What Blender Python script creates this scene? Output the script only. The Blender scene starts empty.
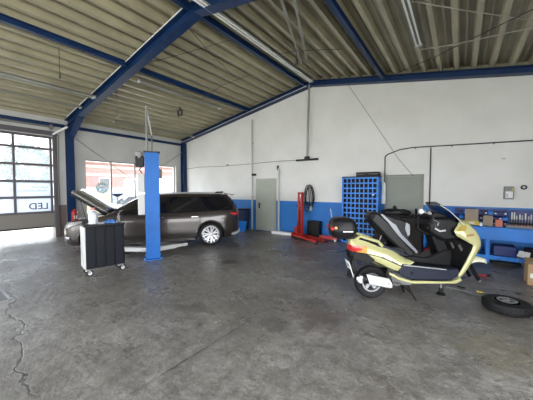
import bpy, bmesh, math, random
from mathutils import Vector, Matrix
random.seed(7)
S = bpy.context.scene
COL = S.collection
PI = math.pi
R = math.radians

# ------------------------------------------------------------------ materials
def mat(name, col, rough=.5, metal=0., coat=0., bump=0., bscale=60., var=0., vscale=4., spec=.5):
    m = bpy.data.materials.new(name); m.use_nodes = True
    nt = m.node_tree; b = nt.nodes['Principled BSDF']
    b.inputs['Base Color'].default_value = (*col, 1)
    b.inputs['Roughness'].default_value = rough
    b.inputs['Metallic'].default_value = metal
    b.inputs['Coat Weight'].default_value = coat
    b.inputs['Specular IOR Level'].default_value = spec
    if var or bump:
        tc = nt.nodes.new('ShaderNodeTexCoord')
    if var:
        n = nt.nodes.new('ShaderNodeTexNoise'); n.inputs['Scale'].default_value = vscale
        n.inputs['Detail'].default_value = 5
        nt.links.new(tc.outputs['Object'], n.inputs['Vector'])
        r = nt.nodes.new('ShaderNodeMapRange')
        r.inputs[1].default_value = .3; r.inputs[2].default_value = .7
        r.inputs[3].default_value = 1 - var; r.inputs[4].default_value = 1 + var
        nt.links.new(n.outputs['Fac'], r.inputs[0])
        mx = nt.nodes.new('ShaderNodeVectorMath'); mx.operation = 'SCALE'
        mx.inputs[0].default_value = col
        nt.links.new(r.outputs[0], mx.inputs['Scale'])
        nt.links.new(mx.outputs[0], b.inputs['Base Color'])
    if bump:
        n2 = nt.nodes.new('ShaderNodeTexNoise'); n2.inputs['Scale'].default_value = bscale
        nt.links.new(tc.outputs['Object'], n2.inputs['Vector'])
        bp = nt.nodes.new('ShaderNodeBump'); bp.inputs['Strength'].default_value = bump
        bp.inputs['Distance'].default_value = .01
        nt.links.new(n2.outputs['Fac'], bp.inputs['Height'])
        nt.links.new(bp.outputs[0], b.inputs['Normal'])
    return m

def glassmat(name, tint=(1, 1, 1), gloss=.08, haze=0.):
    m = bpy.data.materials.new(name); m.use_nodes = True
    nt = m.node_tree; nt.nodes.remove(nt.nodes['Principled BSDF'])
    out = nt.nodes['Material Output']
    t = nt.nodes.new('ShaderNodeBsdfTransparent'); t.inputs[0].default_value = (*tint, 1)
    g = nt.nodes.new('ShaderNodeBsdfGlossy'); g.inputs['Roughness'].default_value = .03
    mx = nt.nodes.new('ShaderNodeMixShader'); mx.inputs[0].default_value = gloss
    nt.links.new(t.outputs[0], mx.inputs[1]); nt.links.new(g.outputs[0], mx.inputs[2])
    last = mx
    if haze:
        tr = nt.nodes.new('ShaderNodeBsdfTranslucent'); tr.inputs[0].default_value = (.50, .54, .62, 1)
        df = nt.nodes.new('ShaderNodeBsdfDiffuse'); df.inputs[0].default_value = (.6, .64, .72, 1)
        m1 = nt.nodes.new('ShaderNodeMixShader'); m1.inputs[0].default_value = .3
        nt.links.new(tr.outputs[0], m1.inputs[1]); nt.links.new(df.outputs[0], m1.inputs[2])
        m2 = nt.nodes.new('ShaderNodeMixShader'); m2.inputs[0].default_value = haze
        nt.links.new(mx.outputs[0], m2.inputs[1]); nt.links.new(m1.outputs[0], m2.inputs[2])
        last = m2
    nt.links.new(last.outputs[0], out.inputs['Surface'])
    return m

M = {}
M['steel_blue'] = mat('navy painted steel', (.007, .030, .100), .42, var=.15, spec=.3)
M['bright_blue'] = mat('bright blue paint', (.02, .235, .80), .42, var=.1, vscale=3)
M['lift_blue'] = mat('lift blue paint', (.005, .125, .47), .45, var=.1, spec=.3)
M['dark_blue'] = mat('dark blue plastic', (.010, .028, .17), .4)
M['deck'] = mat('beige coated deck', (.36, .33, .225), .33, var=.15, vscale=1.5)
M['light_grey'] = mat('light grey steel', (.5, .51, .5), .45)
M['grey'] = mat('mid grey steel', (.22, .22, .22), .5, var=.1)
M['galv'] = mat('galvanised steel', (.3, .3, .29), .4, .6, var=.12, vscale=20)
M['dark'] = mat('dark rubber', (.008, .008, .009), .6, spec=.25)
M['black'] = mat('black plastic', (.007, .007, .008), .42, spec=.25)
M['soft_black'] = mat('black vinyl', (.008, .008, .009), .45, bump=.2, bscale=90, spec=.3)
M['tyre'] = mat('tyre rubber', (.009, .009, .010), .65, bump=.3, bscale=50, spec=.3)
M['chrome'] = mat('chrome', (.75, .75, .76), .12, 1.)
M['alloy'] = mat('silver alloy', (.45, .45, .47), .3, .7)
M['silver'] = mat('silver enamel', (.62, .63, .65), .3, .4)
M['carpaint'] = mat('taupe metallic car paint', (.045, .037, .035), .28, .5, .5)
M['carglass'] = mat('dark tinted car glass', (.008, .008, .01), .05, 0, .3)
M['hood_sky_sheen'] = mat('taupe bonnet paled by sky reflection', (.42, .40, .39), .16, .7, 1.)  # far paler than the body paint: the sky's reflection put into the colour
M['white'] = mat('white paint', (.8, .8, .8), .5)
M['white_gloss'] = mat('white gloss', (.82, .83, .85), .2)
M['cream'] = mat('pale champagne yellow paint', (.50, .485, .235), .25, .2, .6)
M['cream_white'] = mat('cream white plastic', (.8, .8, .6), .35)
M['red'] = mat('red enamel', (.42, .02, .015), .4, var=.15, vscale=15)
M['redlens'] = mat('red lens', (.5, .02, .02), .12, 0, .8)
M['amber'] = mat('amber lens', (.75, .26, .03), .12, 0, .8)
M['orange_bulb'] = mat('orange', (.7, .2, .02), .4)
M['cardboard'] = mat('brown cardboard', (.42, .28, .15), .8, var=.1)
M['carton_grey'] = mat('greyish carton', (.36, .29, .23), .8, var=.1)
M['yellow'] = mat('yellow plastic', (.6, .45, .04), .45)
M['pink'] = mat('salmon red box', (.62, .2, .14), .6)
M['door_grey'] = mat('grey green door paint', (.38, .40, .34), .5, var=.04)
M['door_grey2'] = mat('grey green sheet', (.25, .27, .235), .55, var=.05)
M['brown_dark'] = mat('dark brown board', (.018, .014, .012), .65, var=.3, vscale=8, spec=.25)
M['cable'] = mat('dark cable', (.05, .05, .05), .6)
M['pale_cable'] = mat('pale cable', (.3, .285, .24), .6)
M['seat_grey'] = mat('grey seat shell', (.16, .17, .2), .3, 0, .3)
M['floor_navy'] = mat('navy grey foot tray', (.014, .017, .032), .5, spec=.3)
M['glass'] = glassmat('glare washed window glass', haze=.07)  # haze stands for the glare that washes out the yard view
M['door_glass'] = glassmat('hazy door glass', haze=.3)
M['visor'] = glassmat('tinted visor', (.42, .44, .48), .14)
M['frost'] = glassmat('milky door pane', haze=.8)
M['tube'] = mat('opal lamp tube', (.8, .82, .78), .3)
M['trough'] = mat('grey lamp trough', (.26, .26, .22), .45)
M['concrete_out'] = mat('sunlit yard concrete', (.55, .5, .38), .9, var=.08, vscale=1)
M['brick'] = mat('salmon brick facade', (.30, .13, .10), .85, var=.1, vscale=1)
M['facade_pale'] = mat('pale facade', (.42, .31, .25), .85)
M['leaf'] = mat('green foliage', (.12, .17, .09), .8, var=.3, vscale=3)
M['bark'] = mat('bark', (.08, .06, .04), .9)
M['crate_wood'] = mat('straw coloured crate', (.55, .44, .24), .8, var=.15)
M['door_frame'] = mat('brown grey door profile', (.10, .09, .10), .5)
M['door_panel'] = mat('taupe door panel', (.2, .185, .165), .6)
M['label_grey'] = mat('grey print', (.09, .095, .11), .7, spec=.2)
M['redprint'] = mat('red print', (.6, .05, .04), .5)
M['bluecloth'] = mat('blue cloth', (.06, .16, .45), .9, bump=.4)
M['greenpl'] = mat('green plastic', (.1, .25, .08), .4)

def floor_material():
    m = bpy.data.materials.new('worn stained concrete'); m.use_nodes = True
    nt = m.node_tree; N = nt.nodes; L = nt.links; b = N['Principled BSDF']
    tc = N.new('ShaderNodeTexCoord'); sep = N.new('ShaderNodeSeparateXYZ'); L.new(tc.outputs['Object'], sep.inputs[0])
    def noise(sc, det=6, rough=.6, dist=0.):
        n = N.new('ShaderNodeTexNoise'); n.inputs['Scale'].default_value = sc; n.inputs['Detail'].default_value = det
        n.inputs['Roughness'].default_value = rough; n.inputs['Distortion'].default_value = dist
        L.new(tc.outputs['Object'], n.inputs['Vector']); return n.outputs['Fac']
    def rng(src, a, b_, c, d):
        r = N.new('ShaderNodeMapRange'); r.inputs[1].default_value = a; r.inputs[2].default_value = b_
        r.inputs[3].default_value = c; r.inputs[4].default_value = d; L.new(src, r.inputs[0]); return r.outputs[0]
    def mth(op, a, b_=None):
        n = N.new('ShaderNodeMath'); n.operation = op
        for i, v in enumerate((a, b_)):
            if v is None: continue
            if isinstance(v, (int, float)): n.inputs[i].default_value = v
            else: L.new(v, n.inputs[i])
        return n.outputs[0]
    def mix(f, c1, c2):
        n = N.new('ShaderNodeMix'); n.data_type = 'RGBA'
        if isinstance(f, (int, float)): n.inputs[0].default_value = f
        else: L.new(f, n.inputs[0])
        for k, c in ((6, c1), (7, c2)):
            if isinstance(c, tuple): n.inputs[k].default_value = (*c, 1)
            else: L.new(c, n.inputs[k])
        return n.outputs[2]
    base = mix(rng(noise(.5, 5, .6), .38, .62, 0, 1), (.20, .183, .160), (.36, .342, .315))
    base = mix(rng(noise(2.6, 8, .7, .6), .42, .66, 0, .75), base, (.125, .112, .098))
    base = mix(rng(noise(16, 6, .75), .5, .8, 0, .75), base, (.47, .45, .42))
    base = mix(rng(noise(45, 4, .7), .54, .68, 0, .8), base, (.06, .054, .048))
    base = mix(rng(noise(7.5, 8, .8, .3), .45, .62, 0, .7), base, (.10, .092, .080))
    # brown stain area towards the back of the hall
    br = mth('MULTIPLY', rng(noise(1.1, 6, .65), .42, .62, 0, .6), rng(sep.outputs[1], 2.2, 4.5, 0, 1))
    base = mix(br, base, (.095, .072, .052))
    # oil blots
    def blot(x, y, r, colr, amt):
        dx = mth('SUBTRACT', sep.outputs[0], x); dy = mth('SUBTRACT', sep.outputs[1], y)
        d = mth('SQRT', mth('ADD', mth('MULTIPLY', dx, dx), mth('MULTIPLY', dy, dy)))
        d = mth('ADD', d, mth('MULTIPLY', mth('SUBTRACT', noise(5, 6, .7), .5), r * 3.2))
        return mix(rng(d, r * .55, r * 1.1, amt, 0), base, colr)
    for x, y, r, c, a in ((-1.35, 3.0, .3, (.075, .045, .036), .6), (-1.65, 3.35, .22, (.05, .045, .042), .6),
                          (-2.1, 3.25, .18, (.04, .036, .034), .55), (-1.75, 2.55, .18, (.05, .045, .04), .5),
                          (-4.05, 4.2, .2, (.035, .025, .018), .7), (-3.95, 4.8, .18, (.035, .025, .018), .7),
                          (-6.4, 3.4, .55, (.04, .034, .028), .55), (-4.9, 5.6, .4, (.05, .045, .038), .5),
                          (.35, 3.4, .4, (.2, .17, .09), .4), (-2.9, 2.2, .22, (.06, .05, .042), .45)):
        base = blot(x, y, r, c, a)
    # expansion joint parallel to the ridge and a second one across
    wob = mth('MULTIPLY', mth('SUBTRACT', noise(7, 4, .7), .5), .05)
    jd = mth('ABSOLUTE', mth('ADD', mth('ADD', sep.outputs[0], 2.04), wob))
    joint = mth('MULTIPLY', rng(jd, .005, .016, .6, 0), rng(noise(2.3, 5, .7), .4, .55, .15, 1))
    jd2 = mth('ABSOLUTE', mth('ADD', mth('SUBTRACT', sep.outputs[1], 6.0), wob))
    joint2 = rng(jd2, .004, .012, .4, 0)
    wide = mth('MULTIPLY', rng(jd, .02, .30, .75, 0), rng(noise(9, 5, .7), .4, .6, 0, 1))
    base = mix(wide, base, (.14, .13, .12))
    # wandering crack in the front left
    w2 = mth('MULTIPLY', mth('SUBTRACT', noise(2.2, 5, .6), .5), .45)
    line = mth('ADD', mth('MULTIPLY', sep.outputs[0], -.14), .15)
    cd = mth('ABSOLUTE', mth('ADD', mth('SUBTRACT', sep.outputs[1], line), w2))
    crack = mth('MULTIPLY', rng(cd, .004, .014, .8, 0), rng(sep.outputs[0], -2.9, -2.4, 1, 0))
    w3 = mth('MULTIPLY', mth('SUBTRACT', noise(4.1, 6, .65), .5), .6)
    cd2 = mth('ABSOLUTE', mth('ADD', mth('SUBTRACT', sep.outputs[1], mth('ADD', mth('MULTIPLY', sep.outputs[0], .35), 3.35)), w3))
    crack2 = mth('MULTIPLY', rng(cd2, .005, .014, .8, 0), mth('MULTIPLY', rng(sep.outputs[0], -4.9, -4.6, 1, 0), rng(noise(1.7), .48, .52, 0, 1)))
    lines = mth('MAXIMUM', mth('MAXIMUM', joint, joint2), mth('MAXIMUM', crack, crack2))
    base = mix(lines, base, (.03, .027, .025))
    L.new(base, b.inputs['Base Color'])
    rr = rng(noise(1.4, 8, .7), .35, .65, .20, .46)
    L.new(rr, b.inputs['Roughness']); b.inputs['Specular IOR Level'].default_value = .5
    h = mth('SUBTRACT', mth('ADD', mth('MULTIPLY', noise(22, 8, .75), .5), mth('MULTIPLY', noise(3, 6, .6), 1.)), mth('MULTIPLY', lines, .3))
    bp = N.new('ShaderNodeBump'); bp.inputs['Strength'].default_value = .8; bp.inputs['Distance'].default_value = .025
    L.new(h, bp.inputs['Height']); L.new(bp.outputs[0], b.inputs['Normal'])
    return m

def wall_material(name, kind):
    m = bpy.data.materials.new(name); m.use_nodes = True
    nt = m.node_tree; N = nt.nodes; L = nt.links; b = N['Principled BSDF']
    tc = N.new('ShaderNodeTexCoord'); sep = N.new('ShaderNodeSeparateXYZ'); L.new(tc.outputs['Object'], sep.inputs[0])
    n = N.new('ShaderNodeTexNoise'); n.inputs['Scale'].default_value = 1.3; n.inputs['Detail'].default_value = 6
    L.new(tc.outputs['Object'], n.inputs['Vector'])
    def step(src, a, rev=False):
        r = N.new('ShaderNodeMapRange'); r.inputs[1].default_value = a - .004; r.inputs[2].default_value = a + .004
        r.inputs[3].default_value = 1 if rev else 0; r.inputs[4].default_value = 0 if rev else 1
        L.new(src, r.inputs[0]); return r.outputs[0]
    def mix(f, c1, c2):
        k = N.new('ShaderNodeMix'); k.data_type = 'RGBA'
        if isinstance(f, (int, float)): k.inputs[0].default_value = f
        else: L.new(f, k.inputs[0])
        for i, c in ((6, c1), (7, c2)):
            if isinstance(c, tuple): k.inputs[i].default_value = (*c, 1)
            else: L.new(c, k.inputs[i])
        return k.outputs[2]
    r = N.new('ShaderNodeMapRange'); r.inputs[1].default_value = .35; r.inputs[2].default_value = .7
    L.new(n.outputs['Fac'], r.inputs[0])
    if kind == 'back':
        up = mix(r.outputs[0], (.76, .76, .74), (.69, .69, .665))
        lo = mix(r.outputs[0], (.012, .15, .50), (.025, .20, .57))
        # faint scuffs on the blue dado
        n3 = N.new('ShaderNodeTexNoise'); n3.inputs['Scale'].default_value = 7; n3.inputs['Detail'].default_value = 8
        L.new(tc.outputs['Object'], n3.inputs['Vector'])
        r3 = N.new('ShaderNodeMapRange'); r3.inputs[1].default_value = .6; r3.inputs[2].default_value = .75; r3.inputs[4].default_value = .5
        L.new(n3.outputs['Fac'], r3.inputs[0])
        lo = mix(r3.outputs[0], lo, (.12, .28, .62))
        c = mix(step(sep.outputs[2], 1.175, True), up, lo)
    else:
        up = mix(r.outputs[0], (.62, .62, .60), (.54, .54, .52))
        lo = (.17, .13, .12)
        a = step(sep.outputs[2], 1.06, True); q = step(sep.outputs[1], 3.3, True)
        mm = N.new('ShaderNodeMath'); mm.operation = 'MULTIPLY'; L.new(a, mm.inputs[0]); L.new(q, mm.inputs[1])
        c = mix(mm.outputs[0], up, lo)
    L.new(c, b.inputs['Base Color']); b.inputs['Roughness'].default_value = .6
    # block joints as shallow grooves
    br = N.new('ShaderNodeTexBrick'); br.inputs['Scale'].default_value = 1
    br.inputs['Brick Width'].default_value = 2.4 if kind != 'back' else 1.0
    br.inputs['Row Height'].default_value = .52 if kind != 'back' else .25
    br.inputs['Mortar Size'].default_value = .006; br.inputs['Color1'].default_value = (1, 1, 1, 1); br.inputs['Color2'].default_value = (1, 1, 1, 1)
    br.inputs['Mortar'].default_value = (0, 0, 0, 1)
    cb = N.new('ShaderNodeCombineXYZ'); L.new(sep.outputs[0 if kind == 'back' else 1], cb.inputs[0]); L.new(sep.outputs[2], cb.inputs[1])
    L.new(cb.outputs[0], br.inputs['Vector'])
    ad = N.new('ShaderNodeMath'); ad.operation = 'ADD'
    ml = N.new('ShaderNodeMath'); ml.operation = 'MULTIPLY'; ml.inputs[1].default_value = .3
    L.new(n.outputs['Fac'], ml.inputs[0]); L.new(br.outputs['Color'], ad.inputs[0]); L.new(ml.outputs[0], ad.inputs[1])
    bp = N.new('ShaderNodeBump'); bp.inputs['Strength'].default_value = .25; bp.inputs['Distance'].default_value = .006
    L.new(ad.outputs[0], bp.inputs['Height']); L.new(bp.outputs[0], b.inputs['Normal'])
    return m

# ------------------------------------------------------------------ mesh builder
class MB:
    def __init__(s, mtx=None): s.v = []; s.f = []; s.mi = []; s.M = mtx or Matrix(); s.idx = 0
    def add(s, vs, fs):
        o = len(s.v); s.v += [s.M @ Vector(p) for p in vs]
        s.f += [tuple(i + o for i in f) for f in fs]; s.mi += [s.idx] * len(fs); return s
    def box(s, x0, x1, y0, y1, z0, z1, T=None):
        vs = [(x, y, z) for x in (x0, x1) for y in (y0, y1) for z in (z0, z1)]
        if T: vs = [T @ Vector(p) for p in vs]
        return s.add(vs, [(0, 1, 3, 2), (4, 6, 7, 5), (0, 4, 5, 1), (2, 3, 7, 6), (0, 2, 6, 4), (1, 5, 7, 3)])
    def bc(s, cx, cy, cz, sx, sy, sz, T=None):
        return s.box(cx - sx / 2, cx + sx / 2, cy - sy / 2, cy + sy / 2, cz - sz / 2, cz + sz / 2, T)
    def loft(s, rings, cap=True, closed=True):
        n = len(rings[0]); vs = [p for r in rings for p in r]; fs = []
        for i in range(len(rings) - 1):
            for j in range(n if closed else n - 1):
                k = (j + 1) % n
                fs.append((i * n + j, i * n + k, (i + 1) * n + k, (i + 1) * n + j))
        if cap and closed:
            fs.append(tuple(range(n - 1, -1, -1))); fs.append(tuple(range((len(rings) - 1) * n, len(rings) * n)))
        return s.add(vs, fs)
    def tube(s, pts, r, n=8, r2=None):
        pts = [Vector(p) for p in pts]; rings = []; up = None
        for i, p in enumerate(pts):
            if i == 0: d = pts[1] - p
            elif i == len(pts) - 1: d = p - pts[i - 1]
            else: d = (pts[i + 1] - p).normalized() + (p - pts[i - 1]).normalized()
            d.normalize()
            if up is None:
                up = Vector((0, 0, 1)) if abs(d.z) < .9 else Vector((1, 0, 0))
            a = d.cross(up).normalized(); b = a.cross(d).normalized(); up = b
            rr = r if r2 is None else r + (r2 - r) * i / (len(pts) - 1)
            rings.append([p + a * rr * math.cos(2 * PI * k / n) + b * rr * math.sin(2 * PI * k / n) for k in range(n)])
        return s.loft(rings)
    def bar(s, p, q, w, h, up=(0, 0, 1)):
        p = Vector(p); q = Vector(q); d = (q - p).normalized(); u = Vector(up)
        a = d.cross(u).normalized() * w / 2; b = a.cross(d).normalized() * h / 2
        return s.loft([[c - a - b, c + a - b, c + a + b, c - a + b] for c in (p, q)])
    def prism(s, poly, a, b, ax='y'):
        def P(u, v, w): return (u, w, v) if ax == 'y' else ((w, u, v) if ax == 'x' else (u, v, w))
        return s.loft([[P(u, v, w) for u, v in poly] for w in (a, b)])
    def lathe(s, prof, c=(0, 0, 0), ax='z', n=24, close=False):
        rings = []
        for r, h in prof:
            ring = []
            for k in range(n):
                t = 2 * PI * k / n; u, v = r * math.cos(t), r * math.sin(t)
                p = (u, v, h) if ax == 'z' else ((u, h, v) if ax == 'y' else (h, u, v))
                ring.append((p[0] + c[0], p[1] + c[1], p[2] + c[2]))
            rings.append(ring)
        if close: rings.append(rings[0]); return s.loft(rings, cap=False)
        return s.loft(rings)
    def ball(s, c, rx, ry=None, rz=None, n=14, m=8):
        ry = ry or rx; rz = rz or rx; rings = []
        for i in range(m + 1):
            t = -PI / 2 + PI * i / m; t = max(-PI / 2 + .03, min(PI / 2 - .03, t))
            rings.append([(c[0] + rx * math.cos(t) * math.cos(2 * PI * k / n), c[1] + ry * math.cos(t) * math.sin(2 * PI * k / n), c[2] + rz * math.sin(t)) for k in range(n)])
        return s.loft(rings)
    def build(s, name, m, parent=None, bevel=0., smooth=False, solid=0., sub=0, seg=2, angle=35):
        me = bpy.data.meshes.new(name); me.from_pydata([tuple(v) for v in s.v], [], s.f)
        ms = m if isinstance(m, (list, tuple)) else [m]
        for x in ms: me.materials.append(x)
        for p, i in zip(me.polygons, s.mi): p.material_index = i
        bm = bmesh.new(); bm.from_mesh(me); bmesh.ops.recalc_face_normals(bm, faces=bm.faces)
        if smooth or bevel:
            for f in bm.faces: f.smooth = True
            for e in bm.edges:
                if len(e.link_faces) == 2 and e.calc_face_angle(0) > R(angle): e.smooth = False
        bm.to_mesh(me); bm.free()
        o = bpy.data.objects.new(name, me); COL.objects.link(o)
        if parent: o.parent = parent
        if solid:
            k = o.modifiers.new('s', 'SOLIDIFY'); k.thickness = solid; k.offset = 0
        if bevel:
            k = o.modifiers.new('b', 'BEVEL'); k.width = bevel; k.segments = seg; k.limit_method = 'ANGLE'; k.angle_limit = R(40)
            k.harden_normals = False
        if sub:
            k = o.modifiers.new('u', 'SUBSURF'); k.levels = sub; k.render_levels = sub
        return o

def thing(name, label, cat, loc=(0, 0, 0), rz=0., group=None):
    o = bpy.data.objects.new(name, None); COL.objects.link(o); o.empty_display_size = .1
    o.location = loc; o.rotation_euler = (0, 0, rz); o['label'] = label; o['category'] = cat
    if group: o['group'] = group
    return o
def tag(o, label, cat, group=None):
    o['label'] = label; o['category'] = cat
    if group: o['group'] = group
    return o
def struct(o, label=None):
    o['kind'] = 'structure'
    if label: o['label'] = label; 
    return o
def boolean(o, cutters):
    for c in cutters:
        k = o.modifiers.new('c', 'BOOLEAN'); k.operation = 'DIFFERENCE'; k.object = c; k.solver = 'EXACT'
    bpy.context.view_layer.update()
    dg = bpy.context.evaluated_depsgraph_get()
    me = bpy.data.meshes.new_from_object(o.evaluated_get(dg))
    o.modifiers.clear(); o.data = me
    for c in cutters: bpy.data.objects.remove(c, do_unlink=True)
    return o
def text_mesh(name, body, size, m, parent, mtx, extrude=.001):
    cu = bpy.data.curves.new(name, 'FONT'); cu.body = body; cu.size = size; cu.extrude = extrude; cu.offset = .004
    cu.align_x = 'CENTER'; cu.align_y = 'CENTER'
    t = bpy.data.objects.new(name, cu); COL.objects.link(t)
    bpy.context.view_layer.update(); dg = bpy.context.evaluated_depsgraph_get()
    me = bpy.data.meshes.new_from_object(t.evaluated_get(dg)); me.transform(mtx)
    bpy.data.objects.remove(t, do_unlink=True)
    me.materials.clear(); me.materials.append(m)
    o = bpy.data.objects.new(name, me); COL.objects.link(o); o.parent = parent
    return o

# ------------------------------------------------------------------ the hall
XL, XR, YB, YF = -10.97, 2.82, 8.15, -7.0
RX, RZ, SL = -4.08, 5.15, .173
def roof(x, off=0.): return RZ - off - SL * abs(x - RX)

struct(MB().box(XL - .3, XR + .3, YF - .3, YB + .3, -.2, 0).build('floor', floor_material()))
struct(MB().box(-90, 60, -70, 80, -.45, -.21).build('ground', M['concrete_out']))
apron = MB().box(XL - 14, XL - .3, YF - 4, YB + 6, -.21, -.02)
apron.box(XL - 3, XR + 9, YF - 12, YF - .3, -.21, -.02)
struct(apron.build('trim_1', M['concrete_out']))

def slab(name, x0, x1, y0, y1, profile):   # gable shaped wall
    m = MB(); m.prism(profile, y0, y1, 'y'); return m
wb = MB(); wb.prism([(XL - .3, 0), (XR + .3, 0), (XR + .3, roof(XR + .3) + .128), (RX, RZ + .128), (XL - .3, roof(XL - .3) + .128)], YB, YB + .3, 'y')
struct(wb.build('wall_back', wall_material('back wall paint', 'back')))
# left wall with the garage door opening and the window opening
WL = wall_material('left wall paint', 'left')
zt = roof(XL)
m = MB()
GD0, GD1, GZ = -.55, 2.97, 3.34
WN0, WN1, WZ0, WZ1 = 3.9, 7.68, .66, 2.68
m.box(XL - .3, XL, GD1, WN0, 0, zt); m.box(XL - .3, XL, WN0, WN1, 0, WZ0); m.box(XL - .3, XL, WN0, WN1, WZ1, zt)
m.box(XL - .3, XL, WN1, YB, 0, zt); m.box(XL - .3, XL, GD0, GD1, GZ, zt); m.box(XL - .3, XL, -1.6, GD0, 0, zt)
m.box(XL - .3, XL, -5.4, -1.6, GZ, zt); m.box(XL - .3, XL, YF, -5.4, 0, zt)
struct(m.build('wall_left', WL))
# right wall with one large open gateway
zr = roof(XR); m = MB()
m.box(XR, XR + .3, 2.6, YB, 0, zr); m.box(XR, XR + .3, -5.6, 2.6, 3.4, zr); m.box(XR, XR + .3, YF, -5.6, 0, zr)
struct(m.build('wall_right', WL))
# front wall, mostly open gateways
m = MB(); m.prism([(XL - .3, 3.4), (XR + .3, 3.4), (XR + .3, roof(XR + .3)), (RX, RZ), (XL - .3, roof(XL - .3))], YF - .3, YF, 'y')
for x in (XL, -6.6, -1.8, XR): m.box(x - .2, x + .2, YF - .3, YF, 0, 3.4)
struct(m.build('wall_front', WL))

# corrugated deck
def deck():
    per = .333; h = .13; m = MB()
    for sgn in (-1, 1):
        end = (XL - .3) if sgn < 0 else (XR + .3)
        prof = []; d = 0.; L_ = abs(end - RX)
        while d < L_:
            for dd, up in ((0, h), (.085, h), (.095, h - .014), (.115, h - .014), (.125, h), (.205, h), (.228, 0), (.310, 0), (.333, h)):
                prof.append((d + dd, up))
            d += per
        ys = (YF - .3, YB + .3)
        low = [(RX + sgn * a, RZ - SL * a + b) for a, b in prof if a <= L_ + .1]
        top = [(x, z + .02) for x, z in low]
        for y0, y1 in ((ys[0], ys[1]),):
            n = len(low)
            vs = [(x, y0, z) for x, z in low] + [(x, y1, z) for x, z in low] + [(x, y0, z) for x, z in top] + [(x, y1, z) for x, z in top]
            fs = []
            for i in range(n - 1):
                fs.append((i, i + 1, n + i + 1, n + i)); fs.append((2 * n + i, 3 * n + i, 3 * n + i + 1, 2 * n + i + 1))
            m.add(vs, fs)
    # roofing slab above, closes the hall
    m.prism([(XL - .5, roof(XL - .5) + .13), (RX, RZ + .13), (XR + .5, roof(XR + .5) + .13), (XR + .5, roof(XR + .5) + .3), (RX, RZ + .32), (XL - .5, roof(XL - .5) + .3)], YF - .4, YB + .4, 'y')
    return m
struct(deck().build('ceiling', M['deck']))
m = MB(); m.prism([(XL, roof(XL) - .0), (RX, RZ), (XR, roof(XR)), (XR, roof(XR) + .125), (RX, RZ + .125), (XL, roof(XL) + .125)], YB - .03, YB - .001, 'y')
struct(m.build('trim_21', M['deck']))

# steel frames: I sections following the roof slope
def ibeam(m, p, q, w, h, up, tf=.018, tw=.012):
    p = Vector(p); q = Vector(q); u = Vector(up).normalized()
    m.bar(p + u * (h / 2 - tf / 2), q + u * (h / 2 - tf / 2), w, tf, u)
    m.bar(p - u * (h / 2 - tf / 2), q - u * (h / 2 - tf / 2), w, tf, u)
    m.bar(p, q, tw, h - 2 * tf, u)
def frame(y, w, h, haunch=True):
    m = MB(); c = h / 2 + .004
    n1 = Vector((-SL, 0, 1)); n2 = Vector((SL, 0, 1))
    x0 = XL + .02; x1 = XR - .02
    ibeam(m, (x0, y, roof(x0) - c), (RX, y, RZ - c), w, h, n1); ibeam(m, (RX, y, RZ - c), (x1, y, roof(x1) - c), w, h, n2)
    for xe, s in ((x0, 1), (x1, -1)):
        if haunch:
            m.prism([(xe, roof(xe) - h), (xe + s * 1.1, roof(xe + s * 1.1) - h), (xe + s * .22, roof(xe) - h - .38), (xe, roof(xe) - h - .38)], y - .008, y + .008, 'y')
            m.bar((xe + s * .22, y, roof(xe) - h - .38), (xe + s * 1.15, y, roof(xe + s * 1.15) - h), w, .016, (0, 0, 1))
        ibeam(m, (xe + s * .1, y, 0), (xe + s * .1, y, roof(xe) - h), w, .2, (s, 0, 0))
    m.box(x0, x0 + .3, y - .16, y + .16, 0, .02)
    return m
struct(frame(8.04, .2, .16, False).build('trim_2', M['steel_blue']))
for k, y in enumerate((3.4, -1.4, -6.2)):
    struct(frame(y, .2, .24).build('trim_%d' % (3 + k), M['steel_blue']))
k = 6
for x, h, w in ((-6.65, .125, .09), (-4.24, .13, .09), (-1.80, .125, .09)):
    for ya, yb in ((3.51, 7.93), (-1.29, 3.29), (-6.1, -1.51)):
        m = MB(); z = roof(x, h / 2 + .003); ibeam(m, (x, ya, z), (x, yb, z), w, h, (0, 0, 1))
        struct(m.build('trim_%d' % k, M['steel_blue'])); k += 1
for ya, yb in ((3.51, 7.93), (-1.29, 3.29)):
    m = MB(); m.box(XL + .001, XL + .1, ya, yb, 3.68, 3.78)
    struct(m.build('trim_%d' % k, M['steel_blue'])); k += 1

# ------------------------------------------------------------------ garage door (sectional, raised a hand's breadth)
door = thing('door_1', 'sectional garage door with glazed rows, raised slightly off the ground', 'door'); del door['category']; door['kind'] = 'structure'
xd = XL - .06; zs = [.34, .84, 1.34, 1.85, 2.385, 2.915, 3.30]
ms = MB(); ms.box(xd - .03, xd + .03, GD0, GD1, .34, .84)
ms.build('door_panel', M['door_panel'], door)
for y in (-.45, .32, 1.16, 2.0, 2.9):
    pass
mf = MB()
for i, z in enumerate(zs[1:]): mf.box(xd - .035, xd + .035, GD0, GD1, z - .035, z + .035)
for y in (GD0 + .03, .30, 1.15, 2.0, GD1 - .06): mf.box(xd - .03, xd + .03, y - .03, y + .03, .84, 3.30)
mf.box(xd - .03, xd + .03, GD0, GD1, .33, .38)
mf.build('door_frame', M['door_frame'], door)
for i in range(1, 6):
    for ya, yb in ((GD0 + .03, .30), (.30, 1.15), (1.15, 2.0), (2.0, GD1 - .06)):
        MB().box(xd - .006, xd + .006, ya + .03, yb - .03, zs[i] + .035, zs[i + 1] - .035).build('pane', M['frost'] if i < 3 else M['door_glass'], door)
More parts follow.
